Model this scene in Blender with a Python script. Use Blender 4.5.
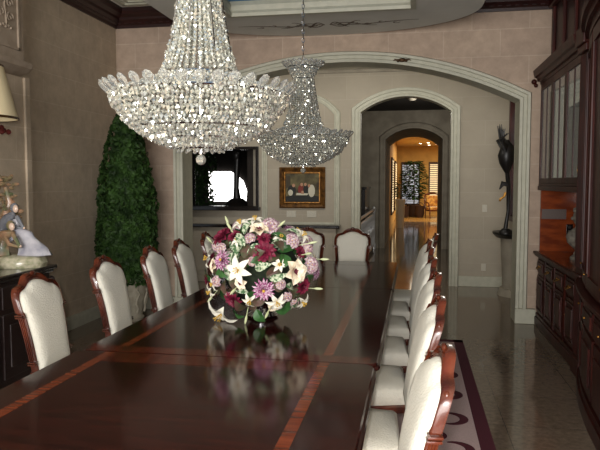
import bpy, bmesh, math, random
from mathutils import Vector, Matrix, Euler
random.seed(7)
PI = math.pi; sin = math.sin; cos = math.cos
S = bpy.context.scene
C = S.collection
for o in list(bpy.data.objects): bpy.data.objects.remove(o)

# ------------------------------------------------------------------ camera, light, exposure
cam = bpy.data.objects.new('camera', bpy.data.cameras.new('camera')); C.objects.link(cam)
cam.data.sensor_width = 36; cam.data.lens = 636/600*36; cam.data.clip_start = 0.02; cam.data.clip_end = 200
cam.location = (0, 0, 1.6)
cam.rotation_euler = (math.radians(90-3.868), 0, math.radians(10.139))
S.camera = cam
S.view_settings.view_transform = 'Standard'; S.view_settings.look = 'None'
S.view_settings.gamma = 1; S.view_settings.use_curve_mapping = False
S.view_settings.exposure = 0.0
try:
    S.cycles.use_denoising = True; S.cycles.max_bounces = 8
    S.cycles.sample_clamp_indirect = 4
except Exception: pass
W = bpy.data.worlds.new('world'); S.world = W; W.use_nodes = True
W.node_tree.nodes['Background'].inputs[0].default_value = (0.85, 0.93, 1.0, 1)
W.node_tree.nodes['Background'].inputs[1].default_value = 0.5
def lamp(name, typ, loc, power, col=(1, 1, 1), size=0.3, rot=(0, 0, 0), size_y=None):
    l = bpy.data.lights.new(name, typ); l.energy = power; l.color = col
    if typ == 'AREA':
        l.size = size
        if size_y: l.shape = 'RECTANGLE'; l.size_y = size_y
    elif typ == 'POINT': l.shadow_soft_size = size
    o = bpy.data.objects.new(name, l); C.objects.link(o); o.location = loc; o.rotation_euler = rot
    return o
lamp('camera_flash', 'POINT', (-0.04, -0.05, 1.69), 200, (1, 0.97, 0.93), 0.03)
lamp('fill_behind', 'AREA', (-1.0, -4.2, 1.9), 620, (1, 0.97, 0.93), 4.2, (math.radians(92), 0, 0), 3.0)  # added fill behind the camera to lift the far walls, no known window
lamp('foyer_fill', 'AREA', (-1.2, 7.84, 3.19), 30, (1, 0.97, 0.88), 4.2, (math.radians(78), 0, 0), 0.22)  # added out of sight above the arch to brighten the foyer wall, no fixture
lamp('hall_light', 'POINT', (0.4, 12.6, 3.0), 42, (1, 0.93, 0.82), 0.2)
lamp('salon_light', 'AREA', (1.4, 27.0, 3.2), 220, (1, 0.87, 0.66), 3.0, (0, 0, 0), 5.0)

# ------------------------------------------------------------------ materials
def srgb(r, g, b):
    f = lambda c: (c/255/12.92 if c/255 <= .04045 else ((c/255+.055)/1.055)**2.4)
    return (f(r), f(g), f(b), 1)
def mat(name, col, rough=.5, metal=0, coat=0, coatr=.05, noise=None, col2=None, stretch=(1, 1, 1), bump=0, bscale=None,
        spec=.5, emit=None, estr=0, trans=0, ior=1.45, alpha=1, sheen=0, contrast=(.35, .65)):
    m = bpy.data.materials.new(name); m.use_nodes = True
    nt = m.node_tree; b = nt.nodes['Principled BSDF']
    b.inputs['Base Color'].default_value = col; b.inputs['Roughness'].default_value = rough
    b.inputs['Metallic'].default_value = metal; b.inputs['Coat Weight'].default_value = coat
    b.inputs['Coat Roughness'].default_value = coatr; b.inputs['Specular IOR Level'].default_value = spec
    b.inputs['Transmission Weight'].default_value = trans; b.inputs['IOR'].default_value = ior
    if emit: b.inputs['Emission Color'].default_value = emit; b.inputs['Emission Strength'].default_value = estr
    tc = nt.nodes.new('ShaderNodeTexCoord'); mp = nt.nodes.new('ShaderNodeMapping')
    mp.inputs['Scale'].default_value = stretch; nt.links.new(tc.outputs['Object'], mp.inputs[0])
    nz = nt.nodes.new('ShaderNodeTexNoise'); nz.inputs['Scale'].default_value = noise or 5; nz.inputs['Detail'].default_value = 4
    nt.links.new(mp.outputs[0], nz.inputs['Vector'])
    if noise and col2:
        rp = nt.nodes.new('ShaderNodeValToRGB')
        rp.color_ramp.elements[0].position, rp.color_ramp.elements[1].position = contrast
        rp.color_ramp.elements[0].color = col; rp.color_ramp.elements[1].color = col2
        nt.links.new(nz.outputs[0], rp.inputs[0]); nt.links.new(rp.outputs[0], b.inputs['Base Color'])
    if bump:
        bp = nt.nodes.new('ShaderNodeBump'); bp.inputs['Strength'].default_value = bump; bp.inputs['Distance'].default_value = .004
        if bscale:
            vz = nt.nodes.new('ShaderNodeTexVoronoi'); vz.inputs['Scale'].default_value = bscale
            nt.links.new(tc.outputs['Object'], vz.inputs['Vector']); nt.links.new(vz.outputs[0], bp.inputs['Height'])
        else: nt.links.new(nz.outputs[0], bp.inputs['Height'])
        nt.links.new(bp.outputs[0], b.inputs['Normal'])
    return m
def brickmat(name, c1, c2, mortar, axes, bw, rh, ms, rough, noise=8, amt=.5, offset=.5, spec=.5, bump=.3):
    m = bpy.data.materials.new(name); m.use_nodes = True
    nt = m.node_tree; b = nt.nodes['Principled BSDF']; b.inputs['Roughness'].default_value = rough
    b.inputs['Specular IOR Level'].default_value = spec
    tc = nt.nodes.new('ShaderNodeTexCoord'); sx = nt.nodes.new('ShaderNodeSeparateXYZ'); cx = nt.nodes.new('ShaderNodeCombineXYZ')
    nt.links.new(tc.outputs['Object'], sx.inputs[0])
    nt.links.new(sx.outputs[axes[0]], cx.inputs[0]); nt.links.new(sx.outputs[axes[1]], cx.inputs[1])
    br = nt.nodes.new('ShaderNodeTexBrick'); br.offset = offset
    for k, v in (('Scale', 1), ('Brick Width', bw), ('Row Height', rh), ('Mortar Size', ms), ('Mortar Smooth', .1), ('Bias', 0)): br.inputs[k].default_value = v
    br.inputs['Color1'].default_value = c1; br.inputs['Color2'].default_value = c2; br.inputs['Mortar'].default_value = mortar
    nt.links.new(cx.outputs[0], br.inputs['Vector'])
    nz = nt.nodes.new('ShaderNodeTexNoise'); nz.inputs['Scale'].default_value = noise; nz.inputs['Detail'].default_value = 6
    nz.inputs['Roughness'].default_value = .65
    nt.links.new(tc.outputs['Object'], nz.inputs['Vector'])
    rp = nt.nodes.new('ShaderNodeValToRGB')
    rp.color_ramp.elements[0].position = .3; rp.color_ramp.elements[1].position = .7
    rp.color_ramp.elements[0].color = (1-amt, 1-amt, 1-amt, 1); rp.color_ramp.elements[1].color = (1, 1, 1, 1)
    nt.links.new(nz.outputs[0], rp.inputs[0])
    mx = nt.nodes.new('ShaderNodeMixRGB'); mx.blend_type = 'MULTIPLY'; mx.inputs[0].default_value = 1
    nt.links.new(br.outputs[0], mx.inputs[1]); nt.links.new(rp.outputs[0], mx.inputs[2]); nt.links.new(mx.outputs[0], b.inputs['Base Color'])
    if bump:
        bp = nt.nodes.new('ShaderNodeBump'); bp.inputs['Strength'].default_value = bump; bp.inputs['Distance'].default_value = .003; bp.invert = True
        nt.links.new(br.outputs['Fac'], bp.inputs['Height']); nt.links.new(bp.outputs[0], b.inputs['Normal'])
    return m
st1, st2, stm = srgb(186, 164, 144), srgb(176, 154, 136), srgb(194, 174, 155)
M_stone_x = brickmat('stone_blocks', st1, st2, stm, (0, 2), .62, .30, .005, .8, 9, .25)
M_stone_y = brickmat('stone_blocks_side', srgb(200, 182, 158), srgb(193, 175, 152), srgb(207, 191, 167), (1, 2), .62, .30, .004, .8, 6, .25)
M_foyerwall = brickmat('foyer_plaster_blocks', srgb(172, 162, 145), srgb(168, 158, 141), srgb(178, 168, 152), (0, 2), .7, .36, .004, .85, 3, .12)
M_hallwall = mat('hall_plaster', srgb(158, 150, 134), .85, noise=4, col2=srgb(138, 130, 116))
M_cream = mat('cream_moulding_paint', srgb(184, 182, 164), .55, noise=14, col2=srgb(175, 173, 155))
M_pink = mat('carved_tan_stone', srgb(164, 148, 130), .75, noise=12, col2=srgb(150, 134, 116))
M_ceil = mat('ceiling_plaster', srgb(212, 208, 196), .9)
M_soffit = mat('painted_soffit_plaster', srgb(222, 220, 212), .85, noise=1.6, col2=srgb(206, 204, 196))
M_sky = mat('painted_sky', srgb(92, 134, 176), .9, noise=1.3, col2=srgb(208, 214, 216), contrast=(.45, .75))
M_flour = mat('faded_brown_paint', srgb(118, 106, 94), .9)
M_floor = brickmat('polished_brown_marble', srgb(132, 114, 96), srgb(125, 108, 91), srgb(96, 84, 72), (0, 1), .61, .61, .003, .09, 22, .45, 0, .6, .05)
M_gold_floor = mat('honey_parquet', srgb(168, 128, 66), .25, noise=7, col2=srgb(140, 104, 52), stretch=(6, 1, 1))
M_gold_wall = mat('golden_plaster', srgb(214, 172, 96), .8, noise=3, col2=srgb(200, 158, 86))
M_dkwood = mat('dark_crown_wood', srgb(48, 20, 18), .4, noise=10, col2=srgb(34, 14, 12), stretch=(1, 1, 6))
M_mahog = mat('mahogany', srgb(66, 22, 14), .4, spec=.25, noise=6, col2=srgb(38, 12, 9), stretch=(4, 4, .6))
M_redpanel = mat('red_mahogany_panel', srgb(136, 62, 24), .22, coat=.3, noise=5, col2=srgb(100, 40, 16), stretch=(1, 1, 3))
M_chairwood = mat('carved_chair_mahogany', srgb(100, 44, 24), .25, coat=.3, noise=14, col2=srgb(62, 25, 14), stretch=(1, 1, .3))
M_table = mat('table_mahogany', srgb(48, 15, 11), .12, noise=8, col2=srgb(30, 9, 8), stretch=(.5, 5, 1), spec=.5, ior=1.3)
M_inlay = mat('table_inlay_satinwood', srgb(122, 54, 26), .12, noise=9, col2=srgb(80, 32, 17), stretch=(.4, 5, 1), spec=.5, ior=1.3)
M_inlay2 = mat('table_inlay_rosewood', srgb(84, 32, 18), .12, noise=9, col2=srgb(60, 22, 13), stretch=(3.4, .4, 1), spec=.5, ior=1.3)
M_black = mat('black_lacquer', srgb(22, 17, 16), .2, coat=.4)
M_blackwood = mat('ebonised_wood', srgb(34, 22, 20), .35, coat=.3)
M_fabric = mat('cream_diamond_damask', srgb(226, 222, 208), .8, bump=.5, bscale=110)
M_crystal = None
M_silver = mat('silver', srgb(200, 200, 200), .15, metal=1)
M_steel = mat('polished_steel', srgb(225, 225, 225), .3, metal=.5)
M_brass = mat('brass', srgb(170, 124, 60), .35, metal=1)
M_gilt = mat('antique_gilt', srgb(150, 104, 44), .35, metal=.7, noise=30, col2=srgb(96, 62, 26))
M_giltdark = mat('dark_gilt', srgb(84, 56, 26), .45, metal=.4, noise=25, col2=srgb(48, 30, 16))
M_leaf = mat('topiary_leaves', srgb(56, 84, 36), .6, noise=9, col2=srgb(28, 46, 20), spec=.25)
M_pot = mat('carved_stone_pot', srgb(178, 170, 152), .8, noise=18, col2=srgb(156, 148, 130), bump=.6)
M_rug = mat('mauve_wool', srgb(206, 182, 178), .95, noise=160, col2=srgb(190, 164, 162))
M_rugb = mat('maroon_wool', srgb(90, 32, 46), .95, noise=160, col2=srgb(74, 24, 36))
M_shade = mat('cream_silk_shade', srgb(222, 206, 166), .8)
M_plate = mat('grey_metal_plate', srgb(88, 74, 68), .5)
M_ivory = mat('ivory_plastic', srgb(190, 184, 168), .5)
M_glass = mat('cabinet_glass', srgb(200, 205, 200), .03, metal=0, spec=.9, trans=.55)
M_iron = mat('bronze_dark', srgb(20, 17, 16), .4)
M_reflglow = mat('reflected_window_glow', (1, 1, 1, 1), .5, emit=(1, .98, .95, 1), estr=3.5)  # glow standing in for a window reflected in the foyer mirror
M_slat = mat('backlit_blind', srgb(240, 220, 170), .6, emit=(1, .86, .55, 1), estr=.55)
M_slatb = mat('backlit_blind_blue', srgb(200, 210, 220), .6, emit=(.75, .85, 1, 1), estr=.45)
M_spot = mat('ceiling_spot_lens', (1, 1, 1, 1), .5, emit=(1, .85, .6, 1), estr=12)
def crystalmat():
    m = bpy.data.materials.new('cut_crystal'); m.use_nodes = True; nt = m.node_tree
    b = nt.nodes['Principled BSDF']
    b.inputs['Base Color'].default_value = (.78, .78, .70, 1); b.inputs['Metallic'].default_value = .72
    b.inputs['Roughness'].default_value = .12; b.inputs['Coat Weight'].default_value = .6
    b.inputs['Specular IOR Level'].default_value = .9
    return m
M_crystal = crystalmat()
M_drop = mat('clear_crystal', srgb(246, 246, 240), .02, trans=.85, ior=1.5, spec=.8)

# ------------------------------------------------------------------ mesh helpers
class MB:
    def __init__(s): s.v = []; s.f = []
    def add(s, vs, fs):
        n = len(s.v); s.v += [tuple(p) for p in vs]; s.f += [tuple(i+n for i in f) for f in fs]; return s
    def box(s, x0, x1, y0, y1, z0, z1, bev=0):
        if bev <= 0:
            v = [(x, y, z) for z in (z0, z1) for y in (y0, y1) for x in (x0, x1)]
            return s.add(v, [(0, 2, 3, 1), (4, 5, 7, 6), (0, 1, 5, 4), (1, 3, 7, 5), (3, 2, 6, 7), (2, 0, 4, 6)])
        b = min(bev, (x1-x0)*.45, (y1-y0)*.45, (z1-z0)*.45)
        bm = bmesh.new(); bmesh.ops.create_cube(bm, size=1)
        for v in bm.verts: v.co = Vector(((x0+x1)/2+v.co.x*(x1-x0), (y0+y1)/2+v.co.y*(y1-y0), (z0+z1)/2+v.co.z*(z1-z0)))
        bmesh.ops.bevel(bm, geom=bm.edges[:], offset=b, segments=2, affect='EDGES', profile=.6)
        bm.verts.index_update()
        s.add([v.co for v in bm.verts], [[v.index for v in f.verts] for f in bm.faces]); bm.free(); return s
    def lathe(s, prof, c=(0, 0, 0), n=24, flute=0, nf=0, sx=1, sy=1):
        m = len(prof); vs = []
        for i in range(n):
            a = 2*PI*i/n
            k = 1 - (flute*(.5+.5*cos(nf*a)) if nf else 0)
            for r, z in prof: vs.append((c[0]+r*k*cos(a)*sx, c[1]+r*k*sin(a)*sy, c[2]+z))
        fs = [(i*m+j, ((i+1) % n)*m+j, ((i+1) % n)*m+j+1, i*m+j+1) for i in range(n) for j in range(m-1)]
        fs += [tuple((i*m) for i in reversed(range(n))), tuple(i*m+m-1 for i in range(n))]
        return s.add(vs, fs)
    def tube(s, pts, r, n=8, cap=True):
        pts = [Vector(p) for p in pts]; rs = r if isinstance(r, (list, tuple)) else [r]*len(pts)
        vs = []; ref = None
        for i, p in enumerate(pts):
            t = (pts[min(i+1, len(pts)-1)]-pts[max(i-1, 0)]).normalized()
            if ref is None: ref = t.orthogonal().normalized()
            ref = (ref - t*ref.dot(t)).normalized(); q = t.cross(ref)
            for k in range(n):
                a = 2*PI*k/n; vs.append(p+(ref*cos(a)+q*sin(a))*rs[i])
        fs = [(i*n+k, i*n+(k+1) % n, (i+1)*n+(k+1) % n, (i+1)*n+k) for i in range(len(pts)-1) for k in range(n)]
        if cap: fs += [tuple(reversed(range(n))), tuple((len(pts)-1)*n+k for k in range(n))]
        return s.add(vs, fs)
    def ball(s, c, r, n=10, m=6, sc=(1, 1, 1)):
        vs = [(c[0], c[1], c[2]-r*sc[2])]
        for j in range(1, m):
            ph = -PI/2+PI*j/m
            for i in range(n): vs.append((c[0]+r*sc[0]*cos(ph)*cos(2*PI*i/n), c[1]+r*sc[1]*cos(ph)*sin(2*PI*i/n), c[2]+r*sc[2]*sin(ph)))
        vs.append((c[0], c[1], c[2]+r*sc[2])); L = len(vs)-1
        fs = [(0, 1+(i+1) % n, 1+i) for i in range(n)]
        fs += [(1+j*n+i, 1+j*n+(i+1) % n, 1+(j+1)*n+(i+1) % n, 1+(j+1)*n+i) for j in range(m-2) for i in range(n)]
        fs += [(L, 1+(m-2)*n+i, 1+(m-2)*n+(i+1) % n) for i in range(n)]
        return s.add(vs, fs)
    def prism(s, pts2, plane, a, b):      # extrude polygon; plane 'xy','xz','yz'
        n = len(pts2); P = {'xy': lambda u, v, w: (u, v, w), 'xz': lambda u, v, w: (u, w, v), 'yz': lambda u, v, w: (w, u, v)}[plane]
        vs = [P(u, v, a) for u, v in pts2]+[P(u, v, b) for u, v in pts2]
        return s.add(vs, [tuple(range(n)), tuple(reversed(range(n, 2*n)))]+[(i, (i+1) % n, n+(i+1) % n, n+i) for i in range(n)])
    def sweep(s, path, prof, closed=False, frame='xz'):
        # path: 2D points; prof: (outward offset in the path plane, offset along the third axis)
        n = len(path); m = len(prof); P = [Vector(p) for p in path]; vs = []
        for i in range(n):
            if closed: a, b = P[(i-1) % n], P[(i+1) % n]
            else: a, b = P[max(i-1, 0)], P[min(i+1, n-1)]
            d1 = (P[i]-a).normalized() if (P[i]-a).length > 1e-9 else (b-P[i]).normalized()
            d2 = (b-P[i]).normalized() if (b-P[i]).length > 1e-9 else d1
            n1 = Vector((-d1.y, d1.x)); n2 = Vector((-d2.y, d2.x)); nn = (n1+n2); nn = nn/max(nn.length_squared/2, .3)
            for o, w in prof:
                q = P[i]+nn*o
                vs.append({'xz': (q.x, w, q.y), 'xy': (q.x, q.y, w), 'yz': (w, q.x, q.y)}[frame])
        r = n if closed else n-1
        fs = [(i*m+j, ((i+1) % n)*m+j, ((i+1) % n)*m+(j+1) % m, i*m+(j+1) % m) for i in range(r) for j in range(m)]
        if not closed: fs += [tuple(range(m)), tuple(reversed(range((n-1)*m, n*m)))]
        return s.add(vs, fs)
    def xf(s, M): s.v = [tuple(M @ Vector(p)) for p in s.v]; return s
    def build(s, name, m, parent=None, smooth=False, **kw):
        me = bpy.data.meshes.new(name); me.from_pydata(s.v, [], s.f); me.update()
        bm = bmesh.new(); bm.from_mesh(me); bmesh.ops.recalc_face_normals(bm, faces=bm.faces[:]); bm.to_mesh(me); bm.free()
        if smooth:
            for p in me.polygons: p.use_smooth = True
            try: me.set_sharp_from_angle(angle=math.radians(45))
            except Exception: pass
        me.materials.append(m)
        o = bpy.data.objects.new(name, me); C.objects.link(o)
        if parent is not None: o.parent = parent
        for k, v in kw.items(): o[k] = v
        return o
def thing(name, loc, label, cat, rz=0, group=None, rot=None):
    o = bpy.data.objects.new(name, None); C.objects.link(o); o.empty_display_size = .1
    o.location = loc; o.rotation_euler = rot or (0, 0, rz); o['label'] = label; o['category'] = cat
    if group: o['group'] = group
    return o
def struct(name, mb, m, smooth=False): return mb.build(name, m, None, smooth, kind='structure')
def dup(r0, label=None):
    r = r0.copy(); C.objects.link(r)
    if label: r['label'] = label
    for ch in list(r0.children):
        c = ch.copy(); C.objects.link(c); c.parent = r
        for g in list(ch.children):
            d = g.copy(); C.objects.link(d); d.parent = c
    return r
def arc(x0, x1, spring, apex, n=24):
    h = (x1-x0)/2; rise = apex-spring; R = (h*h+rise*rise)/(2*rise); cx = (x0+x1)/2; cz = apex-R
    a = math.asin(h/R)
    return [(cx+R*sin(-a+2*a*i/n), cz+R*cos(-a+2*a*i/n)) for i in range(n+1)]
def arch_path(x0, x1, spring, apex, z0=0, n=24):
    return [(x0, z0)]+arc(x0, x1, spring, apex, n)+[(x1, z0)]
def arch_wall(mb, x0, x1, ztop, ops, y0, y1):
    cur = x0
    for (a, b, sp, ap) in ops:
        mb.box(cur, a, y0, y1, 0, ztop)
        p = arc(a, b, sp, ap); n = len(p)
        for i in range(n-1):
            (xa, za), (xb, zb) = p[i], p[i+1]
            v = [(xa, y0, za), (xb, y0, zb), (xb, y0, ztop), (xa, y0, ztop), (xa, y1, za), (xb, y1, zb), (xb, y1, ztop), (xa, y1, ztop)]
            mb.add(v, [(0, 1, 2, 3), (5, 4, 7, 6), (1, 0, 4, 5), (3, 2, 6, 7)])
        cur = b
    mb.box(cur, x1, y0, y1, 0, ztop)
    return mb

# ------------------------------------------------------------------ dining room shell
XL, XR, YF, ZC = -3.66, 1.95, 7.5, 3.70
struct('floor', MB().box(-6, 4, -1.0, 26.0, -.1, 0), M_floor)
struct('floor_salon', MB().box(-6, 4, 26.0, 32.0, -.1, 0.0), M_gold_floor)
struct('wall_left', MB().box(XL-.15, XL, -1.0, YF, 0, 3.8), M_stone_y)
struct('wall_right', MB().box(XR, XR+.15, -1.0, YF, 0, 3.8), M_stone_y)
AL, AR = -2.81, 1.16
w = MB(); arch_wall(w, XL-.15, XR+.15, 3.8, [(AL, AR, 2.52, 3.0)], YF, YF+.28); struct('wall_far', w, M_stone_x)
struct('ceiling', MB().box(XL-.15, XR+.15, -1.0, YF+.28, ZC, ZC+.1), M_ceil)
# cream arch surround
prof = [(-.005, YF+.0), (-.005, YF-.045), (.02, YF-.052), (.03, YF-.036), (.065, YF-.036), (.072, YF-.055), (.10, YF-.06), (.112, YF-.03), (.12, YF)]
t = MB(); t.sweep(arch_path(AL, AR, 2.52, 3.0), prof); struct('trim_1', t, M_cream, True)
t = MB(); p = arch_path(AL, AR, 2.52, 3.0)
t.sweep(p, [(-.012, YF-.045), (-.012, YF+.30), (.0, YF+.30), (.0, YF-.045)]); struct('trim_2', t, M_cream)
t = MB(); t.box(AR-.02, AR+.205, YF-.075, YF-.001, 0, .17, .01); t.box(AL-.16, AL+.01, YF-.075, YF-.001, 0, .17, .01); struct('baseboard_far', t, M_cream)
bb = [(0, 0), (.022, 0), (.022, .11), (.012, .14), (0, .145)]
def bboard(name, a, b, m=M_cream):
    mb = MB(); ax = Vector((b[0]-a[0], b[1]-a[1])); L = ax.length; ax /= L; nx = Vector((-ax.y, ax.x))
    vs = []
    for q in (a, b):
        for o, z in bb: vs.append((q[0]+nx.x*o, q[1]+nx.y*o, z))
    k = len(bb); mb.add(vs, [(i, (i+1) % k, k+(i+1) % k, k+i) for i in range(k)]+[tuple(range(k)), tuple(range(2*k-1, k-1, -1))])
    return struct(name, mb, m)
bboard('baseboard_left', (XL+.001, YF), (XL+.001, 5.45))
t = MB(); t.box(XL, AL-.16, YF-.03, YF-.001, 0, .145, .008); struct('baseboard_corner', t, M_cream)
# dark crown moulding round the room
cp = [(0, 3.49), (.02, 3.49), (.03, 3.52), (.05, 3.53), (.09, 3.575), (.10, 3.60), (.15, 3.63), (.17, 3.66), (.17, 3.70), (0, 3.70)]
def crown(name, a, b, inward):
    a, b = Vector(a), Vector(b); inn = Vector(inward); mb = MB(); k = len(cp); vs = []
    ax = (b-a).normalized()
    for q, sgn in ((a, 0), (b, 0)):
        for o, z in cp: vs.append((q.x+inn.x*o, q.y+inn.y*o, z))
    mb.add(vs, [(i, (i+1) % k, k+(i+1) % k, k+i) for i in range(k)]+[tuple(range(k)), tuple(range(2*k-1, k-1, -1))])
    # dentils
    L = (b-a).length; n = int(L/.09)
    for i in range(n):
        c = a+ax*(.05+i*.09)
        p0 = c+inn*.028; p1 = c+ax*.045+inn*.062
        mb.box(min(p0.x, p1.x), max(p0.x, p1.x), min(p0.y, p1.y), max(p0.y, p1.y), 3.535, 3.56)
    return struct(name, mb, M_dkwood)
crown('trim_3', (XL, -1.0), (XL, YF), (1, 0)); crown('trim_4', (XL, YF-.001), (XR, YF-.001), (0, -1))
# ceiling coffer moulding between the crown and the painted soffit
t = MB()
for (x0, x1, y0, y1) in ((-3.42, -3.37, 3, 7.2), (-3.42, -2.7, 7.15, 7.2)): t.box(x0, x1, y0, y1, 3.675, 3.70, .008)
for (x0, x1, y0, y1) in ((-3.32, -3.30, 3, 7.1), (-3.32, -2.7, 7.08, 7.1)): t.box(x0, x1, y0, y1, 3.685, 3.70)
struct('trim_5', t, M_cream)
# dropped soffit with rounded end and a rectangular painted sky recess
ZS = 3.31; sx0, sx1, ys = -2.54, .64, 6.45
xc = (sx0+sx1)/2; hw = (sx1-sx0)/2
outer = [(sx1, .4), (sx1, ys)]+[(xc+hw*cos(PI*i/32), ys+(YF-.004-ys)*sin(PI*i/32)**.9) for i in range(1, 32)]+[(sx0, ys), (sx0, .4)]
rx0, rx1, ry0, ry1 = -1.92, .0, 1.0, 6.5
s_ = MB()
# ring: side slabs + far end cap + near
s_.box(sx0, rx0, .4, ys, ZS, ZC); s_.box(rx1, sx1, .4, ys, ZS, ZC); s_.box(rx0, rx1, .4, ry0, ZS, ZC)
far = [(sx1, ys)]+outer[2:-2]+[(sx0, ys), (rx0, ys), (rx0, ry1), (rx1, ry1), (rx1, ys)]
s_.prism(far, 'xy', ZS, ZC)
struct('ceiling_soffit', s_, M_soffit)
struct('ceiling_sky', MB().box(rx0, rx1, ry0, ry1, 3.46, 3.48), M_sky)
t = MB(); t.sweep([(rx0, ry0), (rx1, ry0), (rx1, ry1), (rx0, ry1)], [(-.0, ZS-.012), (.05, ZS-.012), (.055, ZS+.02), (.035, ZS+.05), (.045, ZS+.10), (.02, ZS+.15), (-.0, ZS+.15)], True, 'xy')
struct('trim_6', t, M_cream)
# painted flourish on the soffit
t = MB()
def ribbon(pts, wd, z):
    vs = []; n = len(pts)
    for i, p_ in enumerate(pts):
        a = Vector(pts[max(i-1, 0)]); b = Vector(pts[min(i+1, n-1)]); d = (b-a).normalized(); nn = Vector((-d.y, d.x))
        wv = wd*(.25+.75*sin(PI*(i+.5)/n)); q = Vector(p_)
        vs += [tuple(q+nn*wv)+(z,), tuple(q-nn*wv)+(z,), tuple(q+nn*wv)+(z-.0015,), tuple(q-nn*wv)+(z-.0015,)]
    fs = []
    for i in range(n-1):
        a = i*4; fs += [(a, a+4, a+5, a+1), (a+2, a+3, a+7, a+6), (a, a+2, a+6, a+4), (a+1, a+5, a+7, a+3)]
    t.add(vs, fs)
for sg in (-1, 1):
    for k, (L, amp, off) in enumerate(((.95, .05, 0), (.5, -.08, .03), (.34, .11, 0), (.2, -.1, .02))):
        ribbon([(xc+sg*(.03+L*i/18), 6.98+off+amp*sin(i/18*PI*1.6)) for i in range(19)], .014, ZS-.0005)
    for k in range(5):
        c = (xc+sg*(.14+.15*k), 6.98+.03*(-1)**k)
        ribbon([(c[0]+.045*(1-i/14)*cos(i*.5)*sg, c[1]+.045*(1-i/14)*sin(i*.5)) for i in range(12)], .008, ZS-.0005)
struct('trim_7', t, M_flour)
# chimney breast on the left wall with carved overmantel
t = MB(); t.box(XL, -3.56, 3.6, 5.47, 0, 3.49); t.box(-3.56, -3.535, 5.39, 5.47, 0, 2.56, .008); struct('wall_breast', t, M_stone_y)
t = MB(); t.box(-3.56, -3.46, 3.6, 5.27, 2.66, 3.49)
t.sweep([(3.6, 2.56), (5.34, 2.56)], [(0, -3.56), (0, -3.53), (.015, -3.50), (.025, -3.47), (.05, -3.45), (.06, -3.43), (.09, -3.42), (.11, -3.42), (.115, -3.56)], False, 'yz')
for (a, b, c, d) in ((4.0, 5.20, 2.76, 2.78), (4.0, 5.20, 3.38, 3.40), (5.18, 5.20, 2.76, 3.40), (4.0, 4.02, 2.76, 3.40)): t.box(-3.46, -3.445, a, b, c, d)
def scroll(cy, cz, sg):
    t.tube([(-3.452, cy+sg*.05*(1-i/16)*cos(i*.55), cz+.05*(1-i/16)*sin(i*.55)) for i in range(15)], .008, 6)
for cz in (3.02, 3.14, 3.26):
    scroll(5.07, cz, 1); scroll(4.95, cz+.02, -1)
t.tube([(-3.452, 5.01+.01*sin(i), 2.92+.04*i) for i in range(12)], .009, 6)
for i in range(5): t.ball((-3.452, 4.94+.035*i, 2.93+.01*(i % 2)), .014, 8, 5)
struct('trim_8', t, M_pink, True)

# ------------------------------------------------------------------ foyer, dark hall, golden salon
Y2 = 10.0
w = MB(); YB = Y2+.18
D0, D1, DS, DA = -.84, .555, 2.68, 2.92
arch_wall(w, -2.49, 1.6, 3.4, [(D0, D1, DS, DA)], Y2, YB)
w.box(-4.5, -3.6, Y2, YB, 0, 3.4); w.box(-3.6, -2.49, Y2, YB, 0, 1.2); w.box(-3.6, -2.49, Y2, YB, 2.13, 3.4)
struct('wall_foyer_far', w, M_foyerwall)
struct('wall_foyer_left', MB().box(-4.6, -4.45, YF+.28, YB, 0, 3.4), M_foyerwall)
struct('wall_foyer_right', MB().box(1.42, 1.57, YF+.28, Y2, 0, 3.4), M_foyerwall)
struct('ceiling_foyer', MB().box(-4.6, 1.6, YF+.28, YB, 3.34, 3.44), M_ceil)
t = MB(); t.box(-4.45, 1.42, Y2-.03, Y2-.001, 3.29, 3.34, .008); struct('trim_9', t, M_hallwall)
pr2 = [(-.005, Y2), (-.005, Y2-.04), (.02, Y2-.045), (.03, Y2-.03), (.07, Y2-.03), (.08, Y2-.045), (.12, Y2-.05), (.13, Y2)]
t = MB(); t.sweep(arch_path(D0, D1, DS, DA), pr2); t.sweep(arch_path(D0, D1, DS, DA), [(-.01, Y2-.04), (-.01, YB+.02), (0, YB+.02), (0, Y2-.04)])
struct('trim_10', t, M_cream, True)
pr3 = [(0, Y2), (0, Y2-.02), (.02, Y2-.026), (.035, Y2-.014), (.055, Y2-.014), (.06, Y2-.026), (.085, Y2-.03), (.095, Y2)]
t = MB(); t.sweep(arch_path(-2.32, -1.24, DS-.03, DA, .93), pr3)
t.sweep([(-2.32, .93), (-1.24, .93)], [(0, Y2), (0, Y2-.02), (.03, Y2-.02), (.03, Y2)])
struct('trim_11', t, M_cream, True)
t = MB(); t.box(D1+.13, 1.42, Y2-.03, Y2-.001, 0, .16, .008); t.box(-4.45, D0-.13, Y2-.03, Y2-.001, 0, .16, .008); struct('baseboard_foyer', t, M_cream)
# dark mirror frame in the foyer wall, built as an opening
t = MB()
for (a, b, c, d) in ((-3.62, -2.46, 1.16, 1.21), (-3.62, -2.46, 2.12, 2.17), (-3.62, -3.57, 1.2, 2.13), (-2.51, -2.46, 1.2, 2.13)): t.box(a, b, Y2-.03, Y2+.1, c, d, .008)
t.box(-3.66, -2.43, Y2-.12, Y2-.0, 1.14, 1.20, .012)
struct('dark_mirror_frame', t, M_black)
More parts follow.
